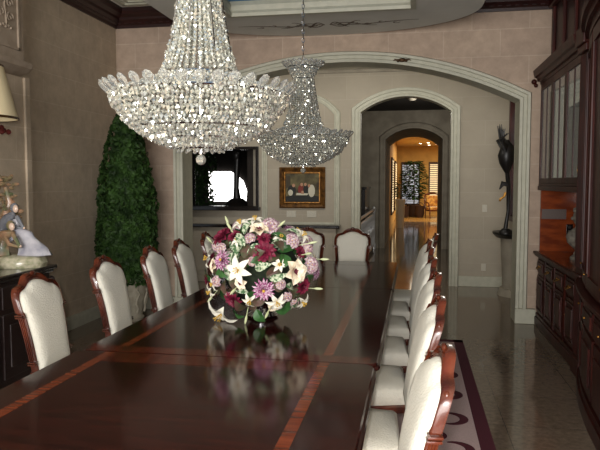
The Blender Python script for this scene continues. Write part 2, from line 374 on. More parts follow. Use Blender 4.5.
# made-up dark room and glowing pane standing in for the mirror's reflection
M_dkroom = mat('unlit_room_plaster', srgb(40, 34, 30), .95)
struct('wall_reflected_far', MB().box(-6.0, -2.7, 14.0, 14.1, 0, 3.3), M_dkroom); struct('wall_reflected_left', MB().box(-6.1, -6.0, YB, 14.1, 0, 3.3), M_dkroom); struct('wall_reflected_right', MB().box(-2.7, -2.6, YB, 14.1, 0, 3.3), M_dkroom)
struct('ceiling_reflected_room', MB().box(-6.1, -2.6, YB, 14.1, 3.3, 3.4), M_dkroom)
t = MB(); t.prism([(-4.62, 1.16)]+[(-3.74, 1.16), (-3.72, 1.40), (-3.80, 1.62), (-3.95, 1.76), (-4.1, 1.84), (-4.62, 1.84)], 'xz', 13.96, 13.99); struct('reflected_window', t, M_reflglow)
# dark hall
struct('wall_hall_left', MB().box(-2.6, -2.45, YB, 15.5, 0, 3.4), M_hallwall)
struct('wall_hall_right', MB().box(1.9, 2.05, YB, 15.5, 0, 3.4), M_hallwall)
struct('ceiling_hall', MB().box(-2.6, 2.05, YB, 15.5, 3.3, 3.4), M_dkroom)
E0, E1, ES, EA = -.69, .66, 2.62, 2.88
w = MB(); arch_wall(w, -2.6, 2.05, 3.4, [(E0, E1, ES, EA)], 15.5, 18.5); struct('wall_hall_far', w, M_hallwall)
q = 15.5
t = MB(); t.sweep(arch_path(E0, E1, ES, EA), [(-.004, q), (-.004, q-.04), (.03, q-.045), (.05, q-.03), (.1, q-.03), (.12, q-.05), (.15, q)]); struct('trim_12', t, M_hallwall, True)
# salon
struct('wall_salon_left', MB().box(-.95, -.80, 18.5, 31.3, 0, 3.4), M_gold_wall)
struct('wall_salon_right', MB().box(4.2, 4.35, 18.5, 31.3, 0, 3.4), M_gold_wall)
struct('wall_salon_far', MB().box(-.95, 4.35, 31.2, 31.35, 0, 3.4), M_gold_wall)
struct('ceiling_salon', MB().box(-.95, 4.35, 18.5, 31.35, 3.3, 3.4), M_gold_wall)
def blind_window(name, x0, x1, z0, z1, y, m, axis='x', hinge=None):
    f = MB(); s2 = MB(); n = int((z1-z0)/.09)
    if axis == 'x':
        for (a, b, c, d) in ((x0-.06, x0, z0-.06, z1+.06), (x1, x1+.06, z0-.06, z1+.06), (x0, x1, z0-.06, z0), (x0, x1, z1, z1+.06)): f.box(a, b, y-.06, y, c, d)
        f.box(x0, x1, y-.012, y, z0, z1)
        for i in range(n): s2.box(x0, x1, y-.05, y-.03, z0+.02+i*.09, z0+.075+i*.09)
    else:
        for (a, b, c, d) in ((x0-.06, x0, z0-.06, z1+.06), (x1, x1+.06, z0-.06, z1+.06), (x0, x1, z0-.06, z0), (x0, x1, z1, z1+.06)): f.box(y, y+.06, a, b, c, d)
        for i in range(n): s2.box(y+.03, y+.05, x0, x1, z0+.02+i*.09, z0+.075+i*.09)
    fo = struct(name, f, M_giltdark); s2.build('blind_slats', m, fo)
blind_window('window_3', -.55, .22, .55, 2.5, 31.19, M_slatb)
blind_window('window_4', .75, 1.35, .3, 2.5, 31.19, M_slat)
blind_window('window_5', 22.5, 24.3, .5, 2.4, -.799, M_slat, 'y')
blind_window('window_6', 26.2, 28.4, .5, 2.4, -.799, M_slat, 'y')

# ------------------------------------------------------------------ ceiling spots of the salon
lab = ['leftmost tiny bright ceiling spot seen through the far arches', 'second tiny bright ceiling spot from the left in the golden room',
       'third tiny bright ceiling spot from the left, nearer the arch, golden room', 'rightmost tiny bright ceiling spot in the golden room']
for i, (x, y) in enumerate(((.25, 28.5), (.58, 28.0), (.66, 29.8), (1.0, 29.2))):
    e = thing('ceiling_spot', (x, y, 3.30), lab[i], 'ceiling light', group='ceiling spots of the golden room')
    MB().lathe([(.075, -.02), (.09, -.012), (.09, 0), (0, 0)][::-1], n=16).build('rim', M_brass, e)
    MB().lathe([(0, -.024), (.06, -.024), (.06, -.013), (0, -.013)], n=16).build('lens', M_spot, e)
e = thing('ceiling_lamp', (-.05, 13.2, 3.3), 'tiny dim round ceiling lamp in the dark hall beyond the doorway arch', 'ceiling light')
MB().lathe([(0, 0), (.09, 0), (.09, -.02), (.06, -.05), (0, -.06)], n=16).build('dome', M_ivory, e, True)
MB().lathe([(.11, 0), (.11, -.015), (.09, -.02), (.09, 0)], n=16).build('rim', M_brass, e)

# ------------------------------------------------------------------ DINING TABLE (two tables end to end)
ZT = .76
def rrect(x0, x1, y0, y1, r, n=6):
    P = []
    for cx_, cy_, a0 in ((x1-r, y1-r, 0), (x0+r, y1-r, PI/2), (x0+r, y0+r, PI), (x1-r, y0+r, 3*PI/2)):
        for i in range(n+1): a = a0+PI/2*i/n; P.append((cx_+r*cos(a), cy_+r*sin(a)))
    return P
def table(x0, x1, y0, y1, label, bands):
    e = thing('dining_table', ((x0+x1)/2, (y0+y1)/2, 0), label, 'table', group='dining tables set end to end')
    ox, oy = (x0+x1)/2, (y0+y1)/2
    def R(a, b, c, d): return a-ox, b-ox, c-oy, d-oy
    P = rrect(*R(x0, x1, y0, y1), .05)
    t = MB(); layers = [(-.035, ZT-.055), (-.02, ZT-.052), (-.018, ZT-.04), (-.004, ZT-.036), (0, ZT-.028), (-.004, ZT-.018), (-.014, ZT-.014), (-.012, ZT-.006), (-.018, ZT)]
    n = len(P); vs = []
    for off, z in layers:
        for (x, y) in P:
            hx = (x1-x0)/2; hy = (y1-y0)/2
            vs.append((x*(hx+off)/hx, y*(hy+off*.04)/hy, z))
    fs = [(l*n+i, l*n+(i+1) % n, (l+1)*n+(i+1) % n, (l+1)*n+i) for l in range(len(layers)-1) for i in range(n)]
    fs += [tuple(range(n)), tuple((len(layers)-1)*n+i for i in range(n))]
    t.add(vs, fs); t.build('tabletop', M_table, e)
    for b in bands:
        a0, a1, b0, b1 = R(*b); MB().box(a0, a1, b0, b1, ZT-.001, ZT+.0006).build('inlay_band', M_inlay if a1-a0 < b1-b0 else M_inlay2, e)
    hx, hy = (x1-x0)/2, (y1-y0)/2
    t = MB(); 
    for (a, b, c, d) in ((-hx+.10, hx-.10, -hy+.10, -hy+.13), (-hx+.10, hx-.10, hy-.13, hy-.10), (-hx+.10, -hx+.13, -hy+.10, hy-.10), (hx-.13, hx-.10, -hy+.10, hy-.10)): t.box(a, b, c, d, .645, ZT-.054)
    t.build('apron', M_mahog, e)
    for py in (-hy*.5, hy*.5):
        t = MB(); t.lathe([(.0, .10), (.09, .10), (.11, .14), (.10, .2), (.06, .26), (.05, .3), (.09, .38), (.10, .45), (.05, .52), (.05, .56), (.12, .62), (.14, ZT-.054), (0, ZT-.054)], (0, py, 0), 20)
        for k in range(4):
            a = PI/4+k*PI/2; t.tube([(cos(a)*r_, py+sin(a)*r_, z_) for r_, z_ in ((.05, .2), (.15, .17), (.28, .08), (.36, .045))], [.04, .035, .028, .028], 8)
        t.build('pedestal', M_mahog, e, True)
    return e
LX0, LX1, RX0, RX1 = -1.495, -1.445, -.425, -.378
table(-1.66, -.155, .25, 2.895, 'nearest dark mahogany dining table section with reddish inlay bands, bottom of the picture',
      [(LX0, LX1, .45, 2.888), (RX0, RX1, .45, 2.888), (LX1, RX0, 2.74, 2.888)])
table(-1.65, -.145, 2.90, 5.00, 'middle dark mahogany dining table section carrying the flower arrangement',
      [(LX0+.02, LX1+.015, 3.01, 4.96), (RX0, RX1, 3.01, 4.96), (-1.61, -.19, 2.906, 3.01)])
table(-1.65, -.145, 5.005, 6.72, 'farthest dark mahogany dining table section in front of the two end chairs',
      [(LX0+.01, LX1, 5.04, 6.45), (RX0, RX1-.01, 5.04, 6.45), (LX1, RX0, 6.40, 6.45)])

# ------------------------------------------------------------------ RUG
e = thing('area_rug', (-.9, 3.4, 0), 'mauve rug with a maroon border and scroll motifs under the dining table', 'rug')
hx, hy = 1.40, 3.1
MB().box(-hx, hx, -hy, hy, .0, .010, .003).build('pile', M_rug, e)
t = MB()
for (a, b, c, d) in ((-hx, hx, hy-.09, hy), (-hx, hx, -hy, -hy+.09), (hx-.09, hx, -hy, hy), (-hx, -hx+.09, -hy, hy)): t.box(a, b, c, d, .004, .012)
t.build('border', M_rugb, e)
t = MB()
def crescent(cx_, cy_, r, a0, a1, w_, flip=1):
    n = 14; vs = []
    for i in range(n+1):
        u = i/n; a = a0+(a1-a0)*u; w2 = w_*(.15+sin(PI*u)**.8)
        for rr in (r-w2/2, r+w2/2):
            for z in (.0101, .0122): vs.append((cx_+flip*rr*cos(a), cy_+rr*sin(a), z))
    fs = []
    for i in range(n):
        a = i*4; fs += [(a+1, a+3, a+7, a+5), (a, a+4, a+6, a+2), (a, a+1, a+5, a+4), (a+2, a+6, a+7, a+3)]
    t.add(vs, fs)
for k in range(11):
    for sg in (-1, 1):
        y = -2.6+.5*k
        crescent(sg*(hx-.25), y, .10, -1.9, 1.9, .05, sg)
        crescent(sg*(hx-.36), y+.2, .07, -2.6, .8, .03, sg)
        t.ball((sg*(hx-.36), y-.10, .0108), .03, 10, 4, (1, 1, .04))
t.build('scroll_motif', M_rugb, e, kind='stuff')

# ------------------------------------------------------------------ CHAIRS
def outline(w_top, w_bot, zb, zt, ins, n=44):
    # right half from bottom centre to top centre then mirrored; serpentine shouldered crest
    H = [(0, zb+ins), (w_bot*.5-ins, zb+ins), (w_bot-ins, zb+ins), (w_bot-ins+.003, zb+.08), (w_bot+.012-ins, zb+.2), (w_top-.012-ins, zb+.36), (w_top-ins, zt-.19),
         (w_top-ins, zt-.13), (w_top-.008-ins, zt-.095), (w_top-.03-ins*.9, zt-.067-ins*.6), (w_top-.06-ins*.7, zt-.058-ins*.9), (w_top-.095-ins*.4, zt-.05-ins), (.10-ins*.2, zt-.026-ins), (.075, zt-.010-ins), (.04, zt-.002-ins), (0, zt-ins)]
    if ins > 0:
        H = H[:6]+[(w_top-ins, zt-.19), (w_top-ins, zt-.145), (w_top-ins-.004, zt-.118), (w_top-ins-.020, zt-.094), (.152, zt-.083), (.125, zt-.077), (.098, zt-.066), (.07, zt-.052), (.035, zt-.042), (0, zt-.039)]
    # catmull rom resample
    pts = H; out = []
    for i in range(len(pts)-1):
        p0 = Vector(pts[max(i-1, 0)]); p1 = Vector(pts[i]); p2 = Vector(pts[i+1]); p3 = Vector(pts[min(i+2, len(pts)-1)])
        if i < 2: p0 = p1; p3 = p2
        for k in range(3):
            u = k/3
            if i < 3: out.append(p1.lerp(p2, u)); continue
            out.append(.5*((2*p1)+(p2-p0)*u+(2*p0-5*p1+4*p2-p3)*u*u+(3*p1-p0-3*p2+p3)*u**3))
    out.append(Vector(pts[-1]))
    return [(p.x, p.y) for p in out]+[(-p.x, p.y) for p in reversed(out[1:-1])]
def leany(z): return -.225-.02-max(0, z-.45)*.155-max(0, z-.7)**2*.30
def make_chair(label, arms=False):
    e = thing('dining_chair', (0, 0, 0), label, 'chair', group='white upholstered chairs round the dining table')
    zb, zt = .52, 1.075
    A = outline(.225, .185, zb, zt, 0); B = outline(.225, .185, zb, zt, .031); n = len(A)
    # back frame: moulded ring
    t = MB(); vs = []
    for (u, d) in ((0, -.010), (0, .010), (.12, .020), (.3, .014), (.42, .022), (.62, .014), (.8, .020), (1, .012), (1, -.014)):
        for (a, b) in zip(A, B):
            x = a[0]+(b[0]-a[0])*u; z = a[1]+(b[1]-a[1])*u; vs.append((x, leany(z)+d, z))
    L = 9
    t.add(vs, [(l*n+i, l*n+(i+1) % n, ((l+1) % L)*n+(i+1) % n, ((l+1) % L)*n+i) for l in range(L) for i in range(n)])
    fr = t.build('back_frame', M_chairwood, e, True)
    for sg in (-1, 1):      # rosettes at the shoulders and crest carving
        t = MB(); t.ball((sg*.200, leany(1.0)+.010, .985), .016, 12, 6, (.9, .8, 1)); t.build('rosette', M_chairwood, fr, True)
        t = MB()
        for z in (.86, .872, .60, .612):
            k = .212 if z > .8 else .188
            t.box(sg*k-.020, sg*k+.020, leany(z)-.017, leany(z)+.027, z-.004, z+.004, .002)
        for dx in (-.008, .002, .012):
            t.tube([(sg*(.190+.030*(z-.62)/.26*.8), leany(z)+dx, z) for z in (.62, .68, .74, .80, .86)], .0045, 6)
        t.build('stile_reeding', M_chairwood, fr, True)
    t = MB(); t.ball((0, leany(1.075)+.02, 1.072), .018, 10, 6, (1.4, .6, .8)); t.build('crest_shell', M_chairwood, fr, True)
    # upholstered back pad, domed front and flat rear
    def pad(sgn, bulge, name):
        t = MB(); vs = []; cx_, cz_ = 0, .80
        rings = [(1.0, 0), (1.0, .35), (.95, .7), (.85, .9), (.6, 1.0), (.3, 1.0)]
        for s0, h in rings:
            for (bx, bz) in B:
                x = cx_+(bx-cx_)*s0*.995; z = cz_+(bz-cz_)*s0*.998; vs.append((x, leany(z)+sgn*(.004+bulge*h), z))
        vs.append((cx_, leany(cz_)+sgn*(.004+bulge), cz_)); L = len(rings)
        fs = [(l*n+i, l*n+(i+1) % n, (l+1)*n+(i+1) % n, (l+1)*n+i) for l in range(L-1) for i in range(n)]
        fs += [((L-1)*n+i, (L-1)*n+(i+1) % n, L*n) for i in range(n)]
        t.add(vs, fs); return t.build(name, M_fabric, e, True)
    pad(1, .048, 'back_cushion'); pad(-1, .012, 'rear_panel')
    # seat
    def seatring(k, z): 
        P = [(-.225, -.20), (.225, -.20), (.255, -.05), (.275, .12), (.275, .24), (.12, .275), (0, .28), (-.12, .275), (-.275, .24), (-.275, .12), (-.255, -.05)]
        q_ = []
        for i in range(len(P)):
            a = Vector(P[i]); b = Vector(P[(i+1) % len(P)]); q_ += [a, a.lerp(b, .5)]
        return [(p.x*k, (p.y-.04)*k+.04, z) for p in q_]
    def loft(rs, name, m):
        t = MB(); k = len(rs[0]); vs = [p for r in rs for p in r]
        t.add(vs, [(l*k+i, l*k+(i+1) % k, (l+1)*k+(i+1) % k, (l+1)*k+i) for l in range(len(rs)-1) for i in range(k)]+[tuple(range(k)), tuple((len(rs)-1)*k+i for i in range(k))])
        return t.build(name, m, e, True)
    loft([seatring(.98, .385), seatring(1.0, .40), seatring(1.0, .43), seatring(.985, .455), seatring(.91, .474), seatring(.6, .484), seatring(.3, .487)], 'seat', M_fabric)
    loft([seatring(.96, .335), seatring(.975, .345), seatring(.985, .37), seatring(.98, .38), seatring(.96, .3855)], 'seat_rail', M_chairwood)
    for sg in (-1, 1):
        t = MB(); t.lathe([(.0, 0), (.014, 0), (.02, .02), (.014, .04), (.022, .2), (.028, .32), (.02, .335), (.03, .35), (.03, .38), (0, .38)], (sg*.215, .205, 0), 16, .08, 8); t.build('leg', M_chairwood, e, True)
        t = MB(); t.tube([(sg*.175, -.31, .004), (sg*.178, -.27, .15), (sg*.18, -.235, .30), (sg*.185, leany(.45), .45), (sg*.187, leany(.55), .56)], [.014, .018, .022, .022, .018], 8); t.build('leg', M_chairwood, e, True)
    t = MB(); t.box(-.18, .18, leany(.54)-.016, leany(.54)+.014, .52, .556, .006); t.build('rear_rail', M_chairwood, e)
    return e
chair0 = make_chair('')
first = [True]
def place(x, y, rz, label):
    if first[0]: c = chair0; first[0] = False; c['label'] = label
    else: c = dup(chair0, label)
    c.location = (x, y,   .0135 if y < 6.7 else 0); c.rotation_euler = (0, 0, rz)
    return c
# right side (facing -X).  back top at local y = -.345
names = ['nearest chair on the right side of the table, its back cut by the bottom edge',
 'second nearest chair on the right side of the table, overlapped by the nearest one',
 'third chair from the camera in the right-hand row along the table',
 'fourth chair from the camera in the right-hand row, middle of the overlapping line',
 'fifth chair from the camera in the right-hand row along the table',
 'sixth chair from the camera in the right-hand row, next to the last',
 'farthest chair in the right-hand row, seen against the glossy doorway floor']
for i, (y, x, a) in enumerate(((1.97, -.265, 5), (2.85, -.25, 4), (3.62, -.235, 4), (4.36, -.235, 4), (5.08, -.235, 4), (5.74, -.23, 3), (6.40, -.15, 2))):
    place(x, y, PI/2-math.radians(-a), 'white upholstered mahogany dining chair, '+names[i].replace('chair ', '', 1) if i in (2, 3, 4, 5, 6) and False else names[i])
lnames = ['left-row dining chair almost wholly outside the left edge, a pale sliver of back showing',
 'left-row dining chair in front of the dark sideboard, its white back whole',
 'left-row dining chair between the sideboard and the tall topiary, tight against the topiary',
 'left-row dining chair overlapping the stone planter of the topiary',
 'left-row dining chair before the left jamb of the cream arch',
 'farthest chair of the left row, partly hidden behind the flowers']
for i, (y, x, a) in enumerate(((2.57, -1.76, 2), (3.27, -1.76, 2), (4.07, -1.74, 2), (4.77, -1.70, 3), (5.41, -1.70, 3), (6.22, -1.72, 3))):
    place(x, y, -PI/2+math.radians(a), lnames[i])
place(-.68, 6.86, PI, 'right-hand one of the two white upholstered chairs facing us at the far end').scale = (.92, 1, 1)
place(-1.205, 6.86, PI, 'left-hand one of two chairs facing us at the far end, behind the flowers').scale = (.92, 1, 1)

# ------------------------------------------------------------------ CHANDELIERS
def bead(t, c, r, el=1.0, rnd=random):
    R_ = Euler((rnd.uniform(-.5, .5), rnd.uniform(-.5, .5), rnd.uniform(0, 6))).to_matrix()
    P = [(r, 0, 0), (0, r, 0), (-r, 0, 0), (0, -r, 0), (0, 0, r*el), (0, 0, -r*el)]
    t.add([Vector(c)+R_ @ Vector(p) for p in P], [(0, 1, 4), (1, 2, 4), (2, 3, 4), (3, 0, 4), (1, 0, 5), (2, 1, 5), (3, 2, 5), (0, 3, 5)])
def drop_mesh(L, w_):
    # faceted pendalogue standing up from its foot, thickest at two thirds
    t = MB(); n = 6; vs = []
    for z, r in ((0, .002), (L*.25, w_*.30), (L*.65, w_*.5), (L*.88, w_*.36), (L, .003)):
        for k in range(n): a = 2*PI*k/n; vs.append((r*cos(a), r*.45*sin(a), z))
    t.add(vs, [(l*n+i, l*n+(i+1) % n, (l+1)*n+(i+1) % n, (l+1)*n+i) for l in range(4) for i in range(n)]+[tuple(range(n)), tuple(4*n+i for i in range(n))])
    return t
ZB = 1.745      # bottom of bowl
def chandelier(loc, label, topz):
    e = thing('crystal_chandelier', loc, label, 'chandelier', group='crystal chandeliers over the dining table')
    z0 = -loc[2]
    # chain and canopy
    t = MB(); z = 2.60
    while z < topz-.05:
        k = int((z-2.6)/.034) % 2
        pts = [(0.010*cos(a) if k else 0, 0 if k else .010*cos(a), z+.012+.02*sin(a)) for a in [2*PI*i/8 for i in range(9)]]
        t.tube([(p[0], p[1], p[2]+z0) for p in pts], .0032, 5, False); z += .034
    t.build('chain', M_silver, e, kind='stuff')
    MB().lathe([(0, topz-.03), (.03, topz-.028), (.06, topz-.008), (.06, topz), (0, topz)], (0, 0, z0), 20).build('ceiling_rose', M_silver, e, True)
    # metal rings that carry the crystals
    fr = MB()
    def ring(r, z, w_=.006): fr.tube([(r*cos(2*PI*i/40), r*sin(2*PI*i/40), z+z0) for i in range(41)], w_, 6, False)
    for r, z in ((.125, 2.53), (.085, 2.44), (.15, 2.05), (.37, 1.965), (.335, 1.90), (.28, 1.83), (.21, 1.785), (.10, ZB)): ring(r, z)
    for k in range(8):
        a = 2*PI*k/8; fr.tube([(cos(a)*r, sin(a)*r, z+z0) for r, z in ((.085, 2.44), (.15, 2.05), (.365, 1.965))], .004, 5)
    fr.tube([(0, 0, 1.72+z0), (0, 0, 2.62+z0)], .010, 8)
    fr.build('frame', M_silver, e, True)
    # cone of strands
    t = MB()
    def cone_r(z):
        u = (z-2.07)/(2.44-2.07); u = max(0, min(1, u)); return .082+.03*(1-u)+.045*(1-u)**2.5
    ns = 36
    for k in range(ns):
        a = 2*PI*k/ns; z = 2.07
        while z < 2.45:
            r = cone_r(z)+random.uniform(-.005, .006); bead(t, (cos(a)*r, sin(a)*r, z+z0), random.uniform(.0075, .0115), 1.25); z += .0165
    for k in range(20):
        a = 2*PI*k/20+.1; z = 2.07
        while z < 2.44:
            r = cone_r(z)*.72; bead(t, (cos(a)*r, sin(a)*r, z+z0), .010, 1.3); z += .019
    t.build('strand_cone', M_crystal, e, kind='stuff')
    # bowl of beads, stepped tiers
    t = MB()
    tiers = [(1.968, .372, 1.90, .345), (1.898, .332, 1.835, .29), (1.833, .277, 1.787, .215), (1.785, .205, 1.757, .14), (1.755, .14, ZB, .0)]
    for (za, ra, zb_, rb) in tiers:
        L = math.hypot(ra-rb, za-zb_); rows = max(3, int(L/.018))
        for j in range(rows+1):
            u = j/rows; r = ra+(rb-ra)*u+.008*sin(PI*u); z = za+(zb_-za)*u
            n = max(3, int(2*PI*r/.0185))
            for i in range(n):
                a = 2*PI*(i+.5*(j % 2))/n; r2 = r+random.uniform(-.007, .004); bead(t, (cos(a)*r2, sin(a)*r2, z+z0+random.uniform(-.004, .004)), random.uniform(.008, .0125), 1.25)
    # inner floor row from cone foot to rim
    for j in range(14):
        u = j/13; r = .155+(.36-.155)*u; n = int(2*PI*r/.024); z = 2.045-.075*u
        for i in range(n):
            a = 2*PI*i/n; bead(t, (cos(a)*r, sin(a)*r, z+z0), .0095, 1.2)
    t.build('bead_bowl', M_crystal, e, kind='stuff')
    # rim pendalogues: every one a part
    D = drop_mesh(.075, .052); proto = [None]
    def drops(n, r, z, tilt, sc, name='crystal_drop', down=False):
        for i in range(n):
            a = 2*PI*(i+.5)/n
            if proto[0] is None: o = D.build(name, M_drop, e); proto[0] = o
            else: o = proto[0].copy(); C.objects.link(o); o.parent = e; o.name = name
            o.location = (cos(a)*r, sin(a)*r, z+z0); o.scale = (sc, sc, sc)
            o.rotation_euler = Euler(((PI-tilt if down else tilt), 0, a-PI/2+(0 if False else 0)+PI)).to_matrix().to_euler() if False else (Matrix.Rotation(a, 3, 'Z') @ Matrix.Rotation((PI-tilt) if down else tilt, 3, 'Y') @ Matrix.Rotation(PI/2, 3, 'Z')).to_euler()
    drops(38, .364, 1.955, math.radians(42), .98)
    drops(22, .122, 2.525, math.radians(48), 1.0)
    drops(16, .085, 2.46, math.radians(35), .7)
    drops(16, .085, ZB+.004, math.radians(35), .42, down=True)
    t = MB()
    for k in range(40):
        a = 2*PI*k/40
        for j in range(5): u = j/4; r = .082+.042*u; bead(t, (cos(a)*r, sin(a)*r, 2.44+.08*u+z0), .009, 1.3)
    t.build('crown_beads', M_crystal, e, kind='stuff')
    t = MB(); t.ball((0, 0, 1.695+z0), .023, 8, 6); t.tube([(0, 0, 1.712+z0), (0, 0, 1.745+z0)], .006, 6); t.build('crystal_ball', M_crystal, e)
    return e
chandelier((-.90, 2.62, 1.66), 'large bright crystal chandelier with flared beaded rim nearest the camera', 3.46)
chandelier((-.90, 5.18, 1.66), 'smaller-looking greyer crystal chandelier with chain and flared crown, hanging farther back', 3.46)

# ------------------------------------------------------------------ FLOWER ARRANGEMENT
def petal(t, M_, L, w_, cup, curl, tipsharp=1.0, n=6):
    vs = []
    for i in range(n+1):
        u = i/n; ww = w_*(sin(PI*min(1, u**(.75*tipsharp)))**.8)*.5+.0008
        y = L*u*(1-.25*curl*u*u); z = cup*L*u-curl*L*u*u*u
        for s_ in (-1, 0, 1): vs.append(M_ @ Vector((s_*ww, y, z+abs(s_)*ww*.45)))
    t.add(vs, [(i*3+j, i*3+j+1, i*3+j+4, i*3+j+3) for i in range(n) for j in range(2)])
def two(name, c1, c2, sc): return mat(name, c1, .6, noise=sc, col2=c2, contrast=(.45, .55), sheen=0)
F_white = mat('white_petal', srgb(240, 236, 220), .6)
F_cream = mat('cream_petal', srgb(232, 214, 186), .6, noise=40, col2=srgb(240, 228, 206))
F_burg = mat('burgundy_petal', srgb(132, 32, 62), .6, noise=40, col2=srgb(96, 18, 44))
F_mum = two('purple_white_petal', srgb(150, 70, 118), srgb(210, 178, 196), 90)
F_mauve = two('mauve_floret', srgb(160, 122, 138), srgb(206, 190, 190), 80)
F_green = mat('green_leaf', srgb(64, 106, 54), .45, noise=30, col2=srgb(44, 80, 40))
F_var = two('variegated_leaf', srgb(70, 104, 66), srgb(196, 204, 176), 60)
F_dusk = mat('dusky_brown_leaf', srgb(92, 66, 58), .5, noise=30, col2=srgb(70, 78, 50))
F_yel = mat('yellow_stamen', srgb(200, 160, 60), .6)
F_dark = mat('maroon_throat', srgb(92, 22, 44), .6)
FC = Vector((-.925, 3.84, 1.06)); FR = Vector((.315, .30, .29))
fl = thing('flower_arrangement', (FC.x, FC.y, ZT+.002), 'large mixed arrangement of lilies, burgundy dahlias and purple blooms on the table', 'flowers')
fl0 = Vector(fl.location)
M0 = Matrix.Translation(-fl0)
t = MB(); t.lathe([(0, 0), (.09, 0), (.10, .012), (.07, .03), (.13, .09), (.16, .13), (.15, .13), (.12, .09), (0, .06)], (0, 0, 0), 28); t.build('silver_bowl', M_silver, fl, True)
t = MB(); t.ball((0, 0, .28), .21, 16, 10, (1.15, 1.1, .95)); t.build('moss_core', mat('dark_moss', srgb(34, 44, 26), .95, noise=40, col2=srgb(20, 26, 16), bump=.8), fl, True)
camv = Vector((0, 0, 1.6))
def unproj(px, py):
    f = cam.rotation_euler.to_matrix()
    return f @ Vector(((px-300)/636, (225-py)/636, -1))
def surf(az, el, k=1.0):
    d = Vector((cos(el)*cos(az), cos(el)*sin(az), sin(el)))
    p = FC+Vector((d.x*FR.x, d.y*FR.y, d.z*FR.z))*k
    nrm = Vector((d.x/FR.x, d.y/FR.y, d.z/FR.z)).normalized()
    return p, nrm
def fplace(az, el, k=1.0, spin=0):
    p, nrm = surf(math.radians(az), math.radians(el), k)
    return Matrix.Translation(p-fl0) @ nrm.to_track_quat('Z', 'Y').to_matrix().to_4x4() @ Matrix.Rotation(spin, 4, 'Z')
def flower(kind, az, el, k=1.0, R_=.06):
    R_ *= 1.28
    Mx = fplace(az, el, k, random.uniform(0, 6)); t = MB(); c = MB(); m = F_white; cm = F_yel
    def ringp(n, L, w_, pitch, cup, curl, off=0, sharp=1.0, z=0):
        for i in range(n):
            a = 2*PI*i/n+off+random.uniform(-.08, .08)
            petal(t, Mx @ Matrix.Translation((0, 0, z)) @ Matrix.Rotation(a, 4, 'Z') @ Matrix.Rotation(pitch+random.uniform(-.08, .08), 4, 'X'), L*random.uniform(.93, 1.07), w_, cup, curl, sharp)
    if kind == 'lily':
        ringp(6, R_*1.15, R_*.50, .35, .1, .45, 0, 1.15)
        for i in range(6):
            a = i*PI/3; c.tube([Mx @ Vector((0, 0, 0)), Mx @ Vector((cos(a)*R_*.2, sin(a)*R_*.2, R_*.55))], .0018, 4); c.ball(Mx @ Vector((cos(a)*R_*.2, sin(a)*R_*.2, R_*.55)), .004, 6, 4)
        nm = 'white_lily'; c_nm = 'stamens'
    elif kind == 'magnolia':
        m = F_cream; ringp(6, R_*1.05, R_*.85, .30, .15, .25); ringp(4, R_*.7, R_*.6, .7, .1, .1, .5)
        cm = F_dark
        for i in range(7):
            a = i*2*PI/7; petal(c, Mx @ Matrix.Translation((0, 0, .006)) @ Matrix.Rotation(a, 4, 'Z') @ Matrix.Rotation(.42, 4, 'X'), R_*.48, R_*.24, .15, .2)
        c.ball(Mx @ Vector((0, 0, .012)), .008, 8, 5); nm = 'cream_magnolia'; c_nm = 'throat'
    elif kind == 'dahlia':
        m = F_burg; ringp(11, R_, R_*.50, .15, .1, .2, 0, 1.1); ringp(10, R_*.8, R_*.46, .5, .1, .1, .3, 1.1); ringp(8, R_*.55, R_*.3, .9, .05, 0, .1)
        c.ball(Mx @ Vector((0, 0, R_*.25)), R_*.16, 10, 6); cm = F_dark; nm = 'burgundy_dahlia'; c_nm = 'flower_eye'
    elif kind == 'mum':
        m = F_mum; 
        for q_, (n_, rr, pt) in enumerate(((16, 1, .05), (15, .92, .35), (13, .78, .65), (11, .6, .95), (8, .42, 1.2))): ringp(n_, R_*rr, R_*.22, pt, .05, .1, q_*.2)
        c.ball(Mx @ Vector((0, 0, R_*.33)), R_*.13, 10, 6); nm = 'purple_chrysanthemum'; c_nm = 'flower_eye'
    else:
        m = F_mauve; nm = 'mauve_hydrangea'; c_nm = 'flower_eyes'
        for i in range(26):
            ph = math.acos(1-i/26*.95); th = i*2.4
            d = Vector((sin(ph)*cos(th), sin(ph)*sin(th), cos(ph))); P_ = Mx @ Matrix.Translation(d*R_*.6) @ d.to_track_quat('Z', 'Y').to_matrix().to_4x4()
            for a in range(4): petal(t, P_ @ Matrix.Rotation(a*PI/2, 4, 'Z') @ Matrix.Rotation(.3, 4, 'X'), R_*.32, R_*.26, .1, .1, 1, 3)
            c.ball(P_ @ Vector((0, 0, .003)), .003, 5, 3)
    for q_ in (t, c): q_.v = [(x, y, max(z, .004)) for x, y, z in q_.v]
    o = t.build(nm, m, fl, True); c.build(c_nm, cm, o, True)
